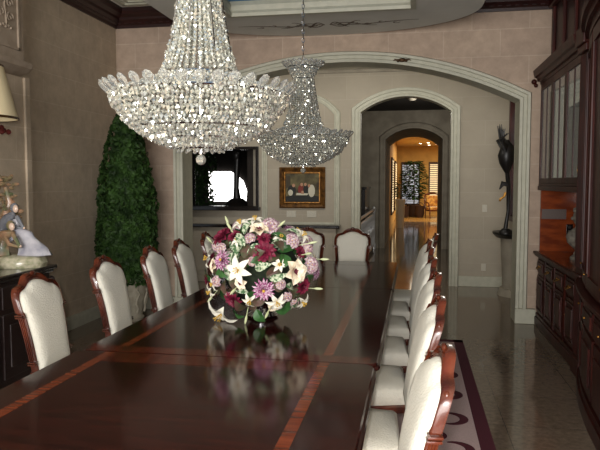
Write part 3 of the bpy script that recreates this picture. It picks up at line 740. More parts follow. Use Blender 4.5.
# front faces the camera: azimuth about -75 deg
spec = [('magnolia', -82, 54, 1.08, .055), ('dahlia', -150, 42, 1.05, .068), ('dahlia', -75, 26, 1.05, .062), ('mum', -122, 15, 1.08, .052), ('lily', -100, 6, 1.12, .062),
 ('magnolia', -45, 4, 1.12, .066), ('mum', -76, -14, 1.10, .056), ('dahlia', -112, -28, 1.08, .052), ('lily', -132, -42, 1.25, .088), ('lily', -62, -28, 1.12, .046),
 ('hydrangea', -60, 62, 1.05, .06), ('hydrangea', -35, 38, 1.05, .05), ('hydrangea', -20, 8, 1.08, .055), ('hydrangea', -128, -8, 1.1, .035), ('hydrangea', -15, 26, 1.05, .045),
 ('lily', -165, 12, 1.05, .055), ('dahlia', -160, -12, 1.08, .045), ('dahlia', -30, -14, 1.06, .048), ('lily', -150, -22, 1.12, .04), ('lily', -130, 62, 1.1, .045), ('lily', -100, 72, 1.1, .045),
 ('mum', 120, 25, 1.05, .05), ('dahlia', 60, 20, 1.05, .06), ('lily', 90, 5, 1.1, .06), ('magnolia', 90, 50, 1.05, .06), ('hydrangea', 30, 30, 1.05, .055), ('dahlia', 160, 40, 1.05, .055), ('mum', 20, -5, 1.05, .05), ('lily', 150, 5, 1.1, .06), ('hydrangea', -170, 30, 1.0, .045), ('lily', -22, -34, 1.1, .045), ('lily', -18, 40, 1.15, .045)]
for s_ in spec: flower(*s_)
for (az, el, kd, R_) in ((-95, 44, 'hydrangea', .036), (-112, 40, 'lily', .034), (-60, 12, 'lily', .034), (-135, 28, 'hydrangea', .038), (-100, -8, 'magnolia', .034), (-58, -10, 'hydrangea', .034),
    (-88, 16, 'hydrangea', .03), (-140, 8, 'magnolia', .038), (-118, -26, 'hydrangea', .03), (-92, -30, 'lily', .04), (-48, -26, 'hydrangea', .034), (-75, 44, 'dahlia', .038), (-50, 44, 'lily', .036),
    (-145, -14, 'lily', .036), (-28, 24, 'dahlia', .036), (-62, -40, 'magnolia', .034), (-125, 46, 'dahlia', .04), (-30, -38, 'hydrangea', .034), (-150, 62, 'hydrangea', .04), (-40, 66, 'hydrangea', .036),
    (10, 50, 'lily', .04), (0, 10, 'magnolia', .04), (180, 10, 'dahlia', .04), (45, 50, 'mum', .04), (130, 55, 'hydrangea', .045), (70, -20, 'dahlia', .045), (110, -15, 'mum', .045)):
    flower(kd, az, el, 1.03, R_)
def leafp(az, el, k, L, w_, m, nm):
    Mx = fplace(az, el, k, random.uniform(0, 6)) @ Matrix.Rotation(random.uniform(.0, .7), 4, 'X'); t = MB(); petal(t, Mx, L, w_, .1, .35, 1.1, 8); t.v = [(x, y, max(z, .004)) for x, y, z in t.v]; t.build(nm, m, fl, True)
for (az, el, k, L, w_, m) in ((-50, 24, 1.0, .10, .075, F_green), (-150, -10, 1.02, .11, .06, F_green), (-95, -38, 1.05, .13, .09, F_dusk), (-45, -30, 1.05, .11, .075, F_green), (-85, 8, 1.0, .12, .05, F_var),
    (-100, 34, 1.02, .11, .05, F_var), (-70, -4, 1.0, .12, .045, F_var), (-30, -30, 1.05, .1, .05, F_var), (-90, 20, .98, .11, .08, F_dusk), (-52, -14, 1.0, .1, .07, F_dusk), (-60, 40, 1.0, .12, .06, F_dusk),
    (-115, 26, 1.0, .1, .05, F_var), (-135, 5, 1.0, .1, .06, F_green), (-62, 50, 1.05, .12, .045, F_green), (-38, 52, 1.1, .11, .04, F_var), (-15, -10, 1.05, .1, .05, F_green), (-85, -40, 1.1, .1, .07, F_green), (-60, -44, 1.08, .1, .06, F_green), (-120, -44, 1.1, .09, .06, F_green)):
    leafp(az, el, k, L, w_, m, 'leaf')
for i in range(78): leafp(random.uniform(0, 360) if i % 2 else random.uniform(-170, -10), random.uniform(-42, 75), random.uniform(.78, .95), .12, .07, random.choice((F_green, F_var, F_var, F_dusk, F_dusk)), 'leaf')
def bud(az, el, k, L=.055):
    Mx = fplace(az, el, k); t = MB(); dv = Matrix.Rotation(random.uniform(-.5, .5), 4, 'X') @ Matrix.Rotation(random.uniform(-.5, .5), 4, 'Y')
    t.tube([Mx @ dv @ Vector((0, 0, z)) for z in (-.06, 0, L*.3, L*.7, L)], [.0022, .0028, .008, .007, .001], 7); t.build('lily_bud', mat_bud, fl, True)
mat_bud = mat('pale_green_bud', srgb(196, 204, 158), .5)
for (az, el, k) in ((-48, 56, 1.15), (-20, 30, 1.2), (-8, 12, 1.22), (-30, 20, 1.15), (-105, -14, 1.1), (-130, 50, 1.15), (-150, 55, 1.2), (-165, 30, 1.15), (-70, -40, 1.15), (-12, -18, 1.15), (-100, -48, 1.15), (-160, -30, 1.15)): bud(az, el, k)

# ------------------------------------------------------------------ TOPIARY
e = thing('topiary_tree', (-3.265, 6.88, 0), 'tall dark green cone topiary in a carved stone planter, in the left corner', 'topiary')
t = MB(); t.lathe([(0, 0), (.14, 0), (.15, .03), (.13, .05), (.15, .2), (.185, .40), (.20, .46), (.22, .47), (.22, .52), (.19, .52), (.18, .47), (0, .46)], n=32, sx=1.2, sy=1.2); p_ = t.build('planter', M_pot, e, True)
t = MB()
for k in range(10):
    a = 2*PI*k/10
    t.tube([(cos(a+.1*sin(u*2))*(.192+.09*(u/6)*.5), sin(a+.1*sin(u*2))*(.192+.09*(u/6)*.5), .1+u*.055) for u in range(6)], .012, 6)
t.build('swag_relief', M_pot, p_, True)
MB().tube([(0, 0, .44), (0.02, 0, .8), (0, .01, 1.6), (0, 0, 2.2)], [.03, .028, .02, .01], 8).build('trunk', M_giltdark, e)
t = MB(); t.lathe([(0, .56), (.26, .56), (.31, .66), (.31, .9), (.25, 1.4), (.17, 1.95), (.08, 2.3), (0, 2.40)], n=20); fo = None
inner = t
def tri_leaf(t, p, nrm, L):
    q_ = nrm.to_track_quat('Z', 'Y').to_matrix() @ Euler((random.uniform(-.9, .9), random.uniform(-.9, .9), random.uniform(0, 6.28))).to_matrix()
    vs = [Vector((0, -L, 0)), Vector((L*.55, 0, L*.15)), Vector((0, L, 0)), Vector((-L*.55, 0, L*.15))]
    t.add([p+q_ @ v for v in vs], [(0, 1, 2), (0, 2, 3)])
def topr(z):
    P = [(.42, .27), (.5, .33), (.7, .335), (.85, .335), (1.4, .325), (1.97, .23), (2.2, .165), (2.34, .11), (2.44, .03)]
    for (za, ra), (zb_, rb) in zip(P, P[1:]):
        if za <= z <= zb_: return ra+(rb-ra)*(z-za)/(zb_-za)
    return .03
for i in range(7000):
    z = .44+1.98*(1-math.sqrt(random.random())) if random.random() < .7 else random.uniform(.44, 2.43)
    a = random.uniform(0, 2*PI)
    r = topr(z)*(1+.03*sin(a*3+z*5)+.03*sin(a*7-z*11))*random.uniform(.88, 1.04)
    tri_leaf(t, Vector((r*cos(a), r*sin(a), z)), Vector((cos(a), sin(a), .25)), random.uniform(.022, .042))
t.build('foliage', M_leaf, e, kind='stuff')

# ------------------------------------------------------------------ SIDEBOARD, FIGURINES, LAMP (left)
e = thing('sideboard', (-3.23, 3.9, 0), 'long black carved sideboard against the left wall behind the chairs', 'sideboard')
x0, x1, y0, y1 = -.30, .27, -1.1, .88
t = MB(); t.box(x0, x1, y0, y1, .06, .86, .01); t.box(x0, x1-.02, y0+.03, y1-.03, 0, .07); t.build('body', M_blackwood, e)
t = MB(); t.box(x0, x1+.05, y0-.03, y1+.04, .885, .92, .012); t.box(x0, x1+.03, y0-.01, y1+.02, .86, .886, .01); t.build('top', M_black, e)
for k in range(3):
    ya = y0+.06+k*.64
    d = MB(); d.box(x1-.005, x1+.018, ya, ya+.58, .14, .62, .006); d.box(x1+.015, x1+.028, ya+.07, ya+.51, .22, .54, .008); do = d.build('door', M_blackwood, e)
    MB().ball((x1+.03, ya+.54, .40), .014).build('knob', M_brass, do, True)
    d = MB(); d.box(x1-.005, x1+.018, ya, ya+.58, .66, .83, .006); do = d.build('drawer', M_blackwood, e)
    MB().tube([(x1+.02, ya+.22, .75), (x1+.045, ya+.25, .74), (x1+.045, ya+.33, .74), (x1+.02, ya+.36, .75)], .006, 6).build('handle', M_brass, do, True)
t = MB()
for i in range(5): t.ball((x1+.03, y1-.02, .80-.05*i), .03-.003*i, 10, 6, (.8, .8, 1))
t.tube([(x1+.02, y1-.02, .1), (x1+.03, y1-.02, .3), (x1+.02, y1-.02, .56)], [.03, .02, .022], 10); t.build('corner_carving', M_blackwood, e, True)
e = thing('porcelain_group', (-3.20, 4.62, .921), 'porcelain figurine group with tree and robed figures on the sideboard', 'figurine'); e.scale = (1.22, .9, 1.22)
P_base = mat('porcelain_mossy', srgb(150, 150, 118), .3, coat=.5, noise=30, col2=srgb(196, 188, 164))
P_tree = mat('porcelain_tree_brown', srgb(168, 128, 100), .35, coat=.4, noise=12, col2=srgb(96, 104, 74))
P_blue = mat('porcelain_pale_lilac', srgb(190, 188, 194), .2, coat=.7, noise=14, col2=srgb(140, 140, 154))
P_grey = mat('porcelain_grey_robe', srgb(130, 132, 138), .25, coat=.6, noise=14, col2=srgb(96, 98, 106))
P_skin = mat('porcelain_skin', srgb(214, 186, 166), .25, coat=.6)
t = MB(); t.lathe([(0, 0), (.95, 0), (1, .03), (.93, .06), (.8, .075), (0, .085)], n=32, flute=.05, nf=9); t.v = [(x*.26, y*.19, z) for x, y, z in t.v]; t.build('base', P_base, e, True)
t = MB(); t.tube([(-.10, .05, .06), (-.12, .06, .2), (-.07, .05, .32), (-.02, .05, .42), (-.05, .05, .52)], [.05, .04, .035, .03, .015], 8)
t.tube([(-.10, .05, .25), (-.02, .06, .34), (.04, .05, .40)], [.025, .02, .01], 7)
random.seed(5)
for i in range(90):
    a = random.uniform(0, 2*PI); z = random.uniform(.22, .60); r = random.uniform(.03, .12)*(1.2-abs(z-.38)*2)
    t.ball((-.07+r*cos(a), .05+r*sin(a)*.7, z), random.uniform(.014, .026), 6, 4, (1, 1, .6))
t.build('tree', P_tree, e, True)
def robed(cx_, cy_, h, m, lean, kneel, nm, face=0):
    t = MB(); n = 16; vs = []; prof_ = [(.085, 0), (.095, .03), (.08, .25), (.055, .50), (.05, .60), (.06, .72), (.052, .80), (.02, .86)]
    for r, z in prof_:
        for i in range(n):
            a = 2*PI*i/n; rr = r*(1+.12*sin(5*a+z*6)*(1-z)); vs.append((cx_+rr*cos(a)*(1.25 if kneel else .8)+lean*z*z*.16, cy_+rr*sin(a)*.8, .075+z*h))
    t.add(vs, [(l*n+i, l*n+(i+1) % n, (l+1)*n+(i+1) % n, (l+1)*n+i) for l in range(len(prof_)-1) for i in range(n)]+[tuple(range(n)), tuple((len(prof_)-1)*n+i for i in range(n))])
    hx_ = cx_+lean*.8*.16; hz = .075+h*.86
    t.tube([(hx_+.035, cy_-.02, hz-.03), (hx_+.03+lean*.05, cy_-.05, hz-.08), (hx_+lean*.10, cy_-.06, hz-.10)], [.016, .013, .008], 7)
    t.tube([(hx_-.035, cy_-.02, hz-.03), (hx_-.03+lean*.05, cy_-.05, hz-.09), (hx_+lean*.09, cy_-.03, hz-.11)], [.016, .013, .008], 7)
    t.ball((hx_+lean*.012-.008*lean, cy_+.008, hz+.028), .03, 12, 8, (1, 1, 1.1))     # veil / hair
    o = t.build(nm, m, e, True)
    f = MB(); f.ball((hx_+lean*.022, cy_-.010, hz+.022), .022, 12, 8, (.9, .9, 1.2)); f.ball((hx_+lean*.040, cy_-.016, hz+.02), .005, 6, 4)
    f.build('face', P_skin, o, True); MB().ball((hx_+lean*.10, cy_-.055, hz-.10), .010, 8, 5).build('hands', P_skin, o, True)
robed(.18, -.02, .21, P_blue, -1, True, 'kneeling_figure')
robed(-.10, .00, .33, P_grey, 1, False, 'standing_figure')
robed(-.08, -.10, .20, P_tree, 1, True, 'seated_figure')
e = thing('table_lamp', (-3.17, 4.26, .921), 'tall lamp with cream tapered shade at the left edge over the sideboard', 'lamp')
t = MB(); t.lathe([(0, 0), (.09, 0), (.09, .02), (.04, .05), (.03, .1), (.06, .2), (.05, .3), (.02, .4), (.025, .8), (.015, .95), (0, .95)], n=20); t.build('base', M_giltdark, e, True)
t = MB(); vs = []
t.lathe([(.265, 1.15), (.17, 1.54), (.165, 1.54), (.26, 1.15)], n=32); t.f = t.f[:-2]; t.v = t.v
t.build('lamp_shade', M_shade, e, True)
t = MB(); t.lathe([(.268, 1.145), (.268, 1.162), (.262, 1.162), (.262, 1.145)], n=32); t.f = t.f[:-2]; t.build('shade_trim', M_giltdark, e, True); t = MB(); t.lathe([(.173, 1.53), (.173, 1.545), (.166, 1.545), (.166, 1.53)], n=32); t.f = t.f[:-2]; t.build('shade_trim', M_giltdark, e, True)
t = MB()
t.tube([(0, 0, .95), (0, 0, 1.42)], .006, 6)
for i in range(30):
    a = i*2.4; r = .16*math.sqrt((i+1)/30); t.ball((r*cos(a)*1.2, r*sin(a)*1.2, 1.07+.02*sin(i*1.7)), .022, 6, 4)
    if i % 5 == 0: t.tube([(0, 0, 1.0), (r*cos(a)*1.2, r*sin(a)*1.2, 1.07)], .004, 5)
t.build('beaded_collar', mat('dark_red_beads', srgb(70, 20, 18), .4), e, True)

# ------------------------------------------------------------------ RIGHT-HAND CABINETRY
XF = 1.37
# far base cabinet
YA0, YA1 = 5.66, 7.46
e = thing('base_cabinet', (XF, YA0, 0), 'low carved mahogany base cabinet with drawers, beside the right arch jamb', 'cabinet')
L = YA1-YA0
t = MB(); t.box(.015, .56, 0, L, .10, .78); t.box(-.02, .56, 0, L, 0, .10, .012); t.box(-.008, .56, 0, L, .10, .135, .012); t.build('body', M_mahog, e)
nd = 4; wdt = L/nd
for k in range(nd):
    a = k*wdt+.05; b = (k+1)*wdt-.05
    t = MB(); t.box(-.002, .02, a, b, .60, .745, .006); t.box(-.014, .0, a+.03, b-.03, .625, .72, .006); do = t.build('drawer', M_mahog, e)
    t = MB(); t.tube([(-.012, (a+b)/2-.035, .68), (-.04, (a+b)/2-.03, .665), (-.045, (a+b)/2, .655), (-.04, (a+b)/2+.03, .665), (-.012, (a+b)/2+.035, .68)], .0055, 6); t.ball((-.014, (a+b)/2-.035, .68), .008); t.ball((-.014, (a+b)/2+.035, .68), .008); t.build('handle', M_brass, do, True)
    t = MB(); t.box(-.002, .02, a, b, .16, .57, .006)
    for (c, d, f, g) in ((a+.03, b-.03, .19, .205), (a+.03, b-.03, .525, .54), (a+.03, a+.045, .19, .54), (b-.045, b-.03, .19, .54)): t.box(-.014, 0, c, d, f, g, .005)
    t.box(-.018, 0, a+.07, b-.07, .24, .49, .012); do = t.build('door', M_mahog, e)
    MB().ball((-.010, b-.02, .40), .007).build('knob', M_brass, do, True)
    if k: 
        t = MB()
        for dy in (-.018, 0, .018): t.tube([(.0, k*wdt+dy, .14), (.0, k*wdt+dy, .76)], .009, 8)
        t.build('reeded_divider', M_mahog, e, True)
e = thing('countertop', (XF, YA0, .78), 'dark moulded mahogany countertop over the far drawers, under the red niche', 'countertop')
t = MB(); t.box(-.045, .56, -.0, L, .022, .05, .008); t.box(-.03, .56, 0, L, 0, .023, .008); t.build('slab', M_mahog, e)
MB().box(-.01, .42, .03, L-.03, .049, .0508).build('red_reflection', M_redpanel, e)  # panelling's reflection painted as a thin red sheet on the counter
# niche back panelling
e = thing('niche_panelling', (XF, YA0, .831), 'glossy red-brown mahogany panelling lining the niche between counter and glass cabinet', 'panelling')
t = MB(); t.box(.42, .56, 0, L, 0, .675); t.build('back_panel', M_redpanel, e)
t = MB(); t.box(.02, .42, L-.03, L, 0, .675); t.build('end_panel', M_redpanel, e)
t = MB(); t.box(.02, .42, -.0, .03, 0, .675); t.build('end_panel', M_redpanel, e)
e = thing('vent_plate', (XF+.16, YA1-.031, 1.245), 'grey rectangular plate set in the red panelling, left of the black outlet', 'wall plate')
t = MB(); t.box(-.13, .13, -.008, 0, -.055, .055, .003); t.build('plate', M_plate, e)
t = MB()
for i in range(7): t.box(-.11, .11, -.011, -.007, -.043+i*.013, -.037+i*.013)
t.build('louvre', M_plate, e)
e = thing('wall_outlet', (XF+.33, YA1-.031, 1.08), 'small black outlet in the red mahogany panelling', 'outlet')
t = MB(); t.box(-.035, .035, -.007, 0, -.055, .055, .003); t.build('plate', M_black, e)
t = MB(); t.box(-.014, .014, -.010, -.006, -.034, -.008, .003); t.box(-.014, .014, -.010, -.006, .008, .034, .003); t.build('sockets', M_iron, e)
e = thing('stone_ornament', (XF+.255, 6.66, .831), 'grey carved bust-like ornament standing on the mahogany counter in the niche', 'ornament')
G_st = mat('grey_stone', srgb(128, 122, 110), .7, noise=30, col2=srgb(92, 86, 78), bump=.6)
t = MB(); t.lathe([(0, 0), (.09, 0), (.095, .02), (.06, .05), (.045, .09), (.07, .13), (0, .13)], n=20); t.build('plinth', G_st, e, True)
t = MB(); t.lathe([(0, .12), (.07, .12), (.12, .17), (.135, .23), (.11, .28), (.055, .315), (.042, .35), (0, .35)], n=20, sy=.7)
t.ball((0, 0, .42), .085, 14, 10, (.85, .95, 1.15)); t.ball((-.075, 0, .41), .018, 8, 5); t.build('bust', G_st, e, True)
t = MB()
for i in range(40):
    a = i*2.4; zz = .43+.09*(i/40); r = math.sqrt(max(.0, 1-((zz-.42)/.10)**2))*.085
    if cos(a) < -.55 and zz < .48: continue
    t.ball((r*cos(a), r*sin(a), zz), .019, 6, 4)
t.build('curls', G_st, e, True)
# far upper glass cabinet
e = thing('glass_cabinet', (XF, YA0, 1.51), 'mahogany wall cabinet with narrow glass doors and heavy cornice above the niche', 'cabinet')
t = MB(); H_ = 1.16
t.box(.02, .56, 0, .03, 0, H_); t.box(.02, .56, L-.03, L, 0, H_); t.box(.02, .56, 0, L, 0, .03); t.box(.02, .56, 0, L, H_-.03, H_); t.box(.54, .56, 0, L, 0, H_)
t.box(-.015, .06, 0, L, 0, .05, .012); t.box(-.005, .05, 0, L, .05, .075, .008); t.build('carcass', M_mahog, e)
t = MB()
for zz in (.42, .78): t.box(.06, .54, .03, L-.03, zz, zz+.018)
t.build('shelf', M_mahog, e)
for k in range(3):
    a = .02+k*(L-.04)/3; b = a+(L-.04)/3
    t = MB()
    t.box(-.006, .02, a, a+.05, .075, H_, .005); t.box(-.006, .02, b-.05, b, .075, H_, .005); t.box(-.006, .02, a+.05, b-.05, .075, .13, .005); t.box(-.006, .02, a+.05, b-.05, H_-.07, H_, .005)
    t.box(0, .016, (a+b)/2-.012, (a+b)/2+.012, .12, H_-.06, .003)
    do = t.build('door', M_mahog, e)
    MB().box(.006, .010, a+.045, b-.045, .12, H_-.06).build('glass_pane', M_glass, do)
    if k: continue
    t = MB(); t.ball((-.014, a+.025, .22), .007, 8, 5); t.tube([(-.012, a+.025, .22), (-.016, a+.025, .19), (-.014, a+.025, .165)], .003, 6); t.build('key', M_brass, do, True)
t = MB()
cpr = [(0, .03), (0, -.01), (.03, -.015), (.035, -.04), (.07, -.05), (.08, -.075), (.12, -.085), (.15, -.09), (.16, .03)]
t.sweep([(0, H_), (L, H_)], cpr, False, 'yz'); t.box(-.0, .56, 0, L, H_, H_+.16)
t.build('cornice', M_mahog, e)
t = MB(); t.ball((-.08, L-.02, H_+.03), .03, 10, 6); t.ball((-.06, L-.02, H_-.01), .022, 10, 6); t.build('corner_scroll', M_mahog, e, True)
# panelling above the cabinets
e = thing('upper_panelling', (1.47, 2.0, 2.84), 'dark mahogany panelling with upright battens between cabinet cornice and ceiling', 'panelling')
t = MB(); t.box(.02, .46, 0, 5.46, 0, .86); t.build('boards', M_dkwood, e)
for k in range(12):
    t = MB(); y = .1+k*.48; t.box(-.01, .021, y, y+.07, 0, .66, .006); t.build('batten', M_mahog, e)
t = MB(); t.box(-.05, .021, 0, 5.46, .655, .73, .012); t.box(-.09, .021, 0, 5.46, .73, .80, .012); t.box(-.12, .021, 0, 5.46, .80, .858, .012); t.build('top_moulding', M_mahog, e)
# reeded pilaster between far and bowed sections
def pilaster(y, x, label):
    e = thing('reeded_pilaster', (x, y, 0), label, 'pilaster', group='reeded mahogany pilasters')
    t = MB(); t.box(-.02, .5, 0, .26, 0, .14, .01); t.box(.0, .5, .02, .24, .14, 2.84); t.build('shaft', M_mahog, e)
    t = MB()
    for i in range(6): yy = .045+i*.034; t.tube([(.0, yy, .9), (.0, yy, 2.62)], .014, 8); t.tube([(.0, yy, .18), (.0, yy, .76)], .014, 8)
    t.build('reeds', M_mahog, e, True)
    MB().box(-.03, .5, 0, .26, .80, .85, .01).build('mid_moulding', M_mahog, e)
    t = MB(); t.box(-.03, .5, 0, .26, 2.64, 2.70, .01); t.box(-.05, .5, 0, .26, 2.699, 2.84, .012); t.build('capital', M_mahog, e)
    return e
pilaster(5.395, 1.345, 'tall reeded mahogany pilaster between the glass cabinet and the bowed front cabinet')
# bowed near section
def bowx(y):
    P = [(5.39, 1.345), (5.2, 1.29), (5.0, 1.245), (4.7, 1.19), (4.3, 1.14), (3.8, 1.10), (3.2, 1.085), (2.4, 1.09), (1.9, 1.10)]
    for (ya, xa), (yb, xb) in zip(P, P[1:]):
        if yb <= y <= ya: u = (ya-y)/(ya-yb); return xa+(xb-xa)*u
    return P[-1][1]
ys_ = [5.39-i*.1 for i in range(35)]
def bow(mb, off, z0, z1, ya=5.39, yb=2.0, back=1.93):
    n_ = max(2, int((ya-yb)/.1)); Y_ = [ya+(yb-ya)*i/n_ for i in range(n_+1)]
    pts = [(bowx(y)-off, y) for y in Y_]
    if back is not None: pts += [(back, yb), (back, ya)]
    else: pts += [(bowx(y)-off+.03, y) for y in reversed(Y_)]
    return mb.prism(pts, 'xy', z0, z1)
e = thing('bowed_cabinet', (0, 0, 0), 'bow-fronted mahogany base cabinet at the right edge, nearer than the glass cabinet', 'cabinet')
t = MB(); bow(t, -.02, .10, .79); bow(t, .02, 0, .10); bow(t, .005, .10, .14); t.build('body', M_mahog, e)
for k in range(6):
    ya = 5.36-k*.55; yb = ya-.50
    if yb < 2: continue
    t = MB(); bow(t, 0, .60, .75, ya, yb, None); bow(t, .012, .63, .72, ya-.04, yb+.04, None); do = t.build('drawer', M_mahog, e)
    MB().ball((bowx((ya+yb)/2)-.02, (ya+yb)/2, .675), .009).build('knob', M_brass, do, True)
    t = MB(); bow(t, 0, .17, .57, ya, yb, None); bow(t, .014, .24, .50, ya-.08, yb+.08, None); do = t.build('door', M_mahog, e)
e = thing('countertop', (0, 0, 0), 'bowed mahogany countertop at the right edge beside the reeded pilaster', 'countertop')
t = MB(); bow(t, .03, .791, .815); bow(t, .045, .815, .835); t.build('slab', M_mahog, e)
e = thing('bowed_hutch', (0, 0, 0), 'tall bow-fronted mahogany upper cabinet at the right edge of the picture', 'cabinet')
t = MB(); bow(t, -.03, .836, 2.70); t.build('body', M_mahog, e)
t = MB(); bow(t, .0, 2.66, 2.72); bow(t, .03, 2.72, 2.77); bow(t, .06, 2.77, 2.84); t.build('cornice', M_mahog, e)
for k in range(5):
    ya = 5.36-k*.66; yb = ya-.60
    if yb < 2: continue
    t = MB()
    bow(t, 0, .86, .95, ya, yb, None); bow(t, 0, 2.55, 2.64, ya, yb, None); bow(t, 0, .95, 2.55, ya, ya-.08, None); bow(t, 0, .95, 2.55, yb+.08, yb, None)
    do = t.build('door', M_mahog, e)
    t = MB(); bow(t, -.015, .95, 2.55, ya-.08, yb+.08, None); t.build('door_panel', M_mahog, do)
    t = MB()
    for i in range(5): yy = ya-.012-i*.016; t.tube([(bowx(yy)-.001, yy, .97), (bowx(yy)-.001, yy, 2.54)], .008, 6)
    t.build('reeding', M_mahog, do, True)
    MB().ball((bowx(ya-.04)-.016, ya-.04, .96), .009).build('knob', M_brass, do, True)

# ------------------------------------------------------------------ FOYER THINGS
e = thing('framed_painting', (-1.75, Y2-.001, 1.51), 'gilt framed painting of figures round a table on the foyer wall', 'painting')
fw_, fh = .37, .325
t = MB(); n_ = 4
path = [(-fw_, -fh), (-fw_, fh), (fw_, fh), (fw_, -fh)]
t.sweep(path, [(0, 0), (0, -.03), (-.02, -.045), (-.045, -.03), (-.06, -.02), (-.075, -.03), (-.085, 0)], True)
t.build('frame', mat('worn_gilt_frame', srgb(128, 88, 40), .4, metal=.4, noise=14, col2=srgb(70, 44, 20)), e)
t = MB(); t.sweep([(-fw_+.082, -fh+.082), (-fw_+.082, fh-.082), (fw_-.082, fh-.082), (fw_-.082, -fh+.082)], [(0, 0), (0, -.03), (-.014, -.03), (-.02, -.012), (-.02, 0)], True); t.build('gilt_slip', M_gilt, e)
t = MB(); t.box(-fw_+.09, fw_-.09, -.010, 0, -fh+.09, fh-.09); cv = t.build('canvas', mat('painted_ochre_ground', srgb(110, 100, 66), .7, noise=6, col2=srgb(56, 48, 34)), e)
def blob(pts, m, dy, nm='painted_figure'):
    t = MB(); t.prism(pts, 'xz', -.011-dy, -.010); t.build(nm, m, cv)
def ell(cx_, cz_, rx_, rz_, n=14): return [(cx_+rx_*cos(2*PI*i/n), cz_+rz_*sin(2*PI*i/n)) for i in range(n)]
pw = mat('painted_white', srgb(196, 190, 170), .7); pdk = mat('painted_dark', srgb(36, 36, 34), .7); psk = mat('painted_flesh', srgb(176, 132, 104), .7); prd = mat('painted_red', srgb(120, 50, 40), .7); ptb = mat('painted_table', srgb(66, 56, 40), .7)
blob([(-.28, -.235), (.28, -.235), (.28, -.14), (.1, -.11), (-.28, -.14)], pdk, .0002, 'painted_floor')
blob(ell(-.17, -.05, .07, .09), pdk, .0004); blob(ell(-.19, -.08, .04, .05), pw, .0006); blob(ell(-.14, .035, .024, .028), psk, .0007)
blob(ell(-.02, -.03, .05, .08), prd, .0004); blob(ell(-.01, .05, .022, .027), psk, .0006); blob(ell(.06, -.03, .045, .08), pdk, .0005); blob(ell(.05, .05, .022, .026), psk, .0007)
blob(ell(.15, -.05, .055, .10), pw, .0006); blob(ell(.11, .03, .02, .026), psk, .0008)
blob([(-.10, -.12), (.08, -.12), (.10, -.09), (-.09, -.085)], pw, .0009, 'painted_cloth'); blob([(-.02, -.10), (.03, -.10), (.02, -.05), (-.01, -.05)], psk, .001)
blob([(-.27, -.02), (-.19, .02), (-.19, .19), (-.27, .19)], ptb, .0002, 'painted_window')
for (x, lb) in ((-1.93, 'left of the two ivory wall plates beneath the gilt painting'), (-1.60, 'right of the two ivory wall plates beneath the gilt painting')):
    e = thing('wall_plate', (x, Y2-.001, 1.09), lb, 'wall plate', group='wall plates under the painting')
    t = MB(); t.box(-.075, .075, -.008, 0, -.05, .05, .003); t.build('plate', M_ivory, e)
    t = MB()
    for q_ in (-.03, .03): t.box(q_-.02, q_+.02, -.012, -.007, -.028, .028, .003)
    t.build('switches', M_ivory, e)
for (x, z, lb) in ((1.06, 1.2, 'small ivory thermostat plate on the pale foyer wall beside the doorway'), (1.06, .30, 'small ivory outlet low on the pale foyer wall beside the doorway')):
    e = thing('wall_plate', (x, Y2-.001, z), lb, 'wall plate'); t = MB(); t.box(-.035, .035, -.008, 0, -.055, .055, .003); t.build('plate', M_ivory, e)
    t = MB(); t.box(-.012, .012, -.012, -.007, -.02, .02, .002); t.build('switch', M_ivory, e)
e = thing('console_table', (-2.5, Y2-.22, 0), 'long foyer console with dark top and grey body below the painting', 'console table')
t = MB(); t.box(-1.15, 1.38, -.06, .185, .88, .93, .015); t.build('top', M_black, e)
t = MB(); t.box(-1.1, 1.32, 0, .18, .10, .88, .01)
for k in range(5): t.box(-1.05+k*.48, -.65+k*.48, -.01, .0, .18, .80, .006)
t.box(-1.12, 1.34, -.02, .18, 0, .10, .01); t.build('body', M_foyerwall, e)
e = thing('silhouetted_post', (-2.97, Y2+.50, 0), 'dark slender sculpture on stand silhouetted against the reflected bright window', 'sculpture')
t = MB(); t.lathe([(0, 0), (.16, 0), (.16, .04), (.07, .08), (.06, .9), (.11, 1.12), (.22, 1.17), (.26, 1.20), (.20, 1.24), (.10, 1.32), (0, 1.32)], n=20); t.build('stand', M_iron, e, True)
t = MB(); t.tube([(0, 0, 1.3), (-.01, 0, 1.5), (.0, 0, 1.8), (.02, 0, 2.1)], [.07, .045, .05, .06], 10); t.ball((.0, 0, 2.05), .09, 12, 8, (.8, .8, 1.2)); t.build('figure', M_iron, e, True)
e = thing('potted_shrub', (-4.35, 12.6, 0), 'dark leafy shrub silhouetted against the reflected bright window, built beyond the foyer', 'plant')
t = MB(); t.lathe([(0, 0), (.2, 0), (.26, .4), (.22, .4), (0, .36)], n=20); t.build('pot', M_iron, e, True)
t = MB(); random.seed(3)
for i in range(1500):
    a = random.uniform(0, 2*PI); z = random.uniform(.45, 2.6); r = (.32+.1*sin(z*7))*math.sqrt(random.random())*(1.1-abs(z-1.4)*.35)
    tri_leaf(t, Vector((r*cos(a), r*sin(a), z)), Vector((cos(a), sin(a), .3)), .05)
t.tube([(0, 0, .3), (0, 0, 2.4)], [.03, .01], 6); t.build('foliage', M_leaf, e, kind='stuff')
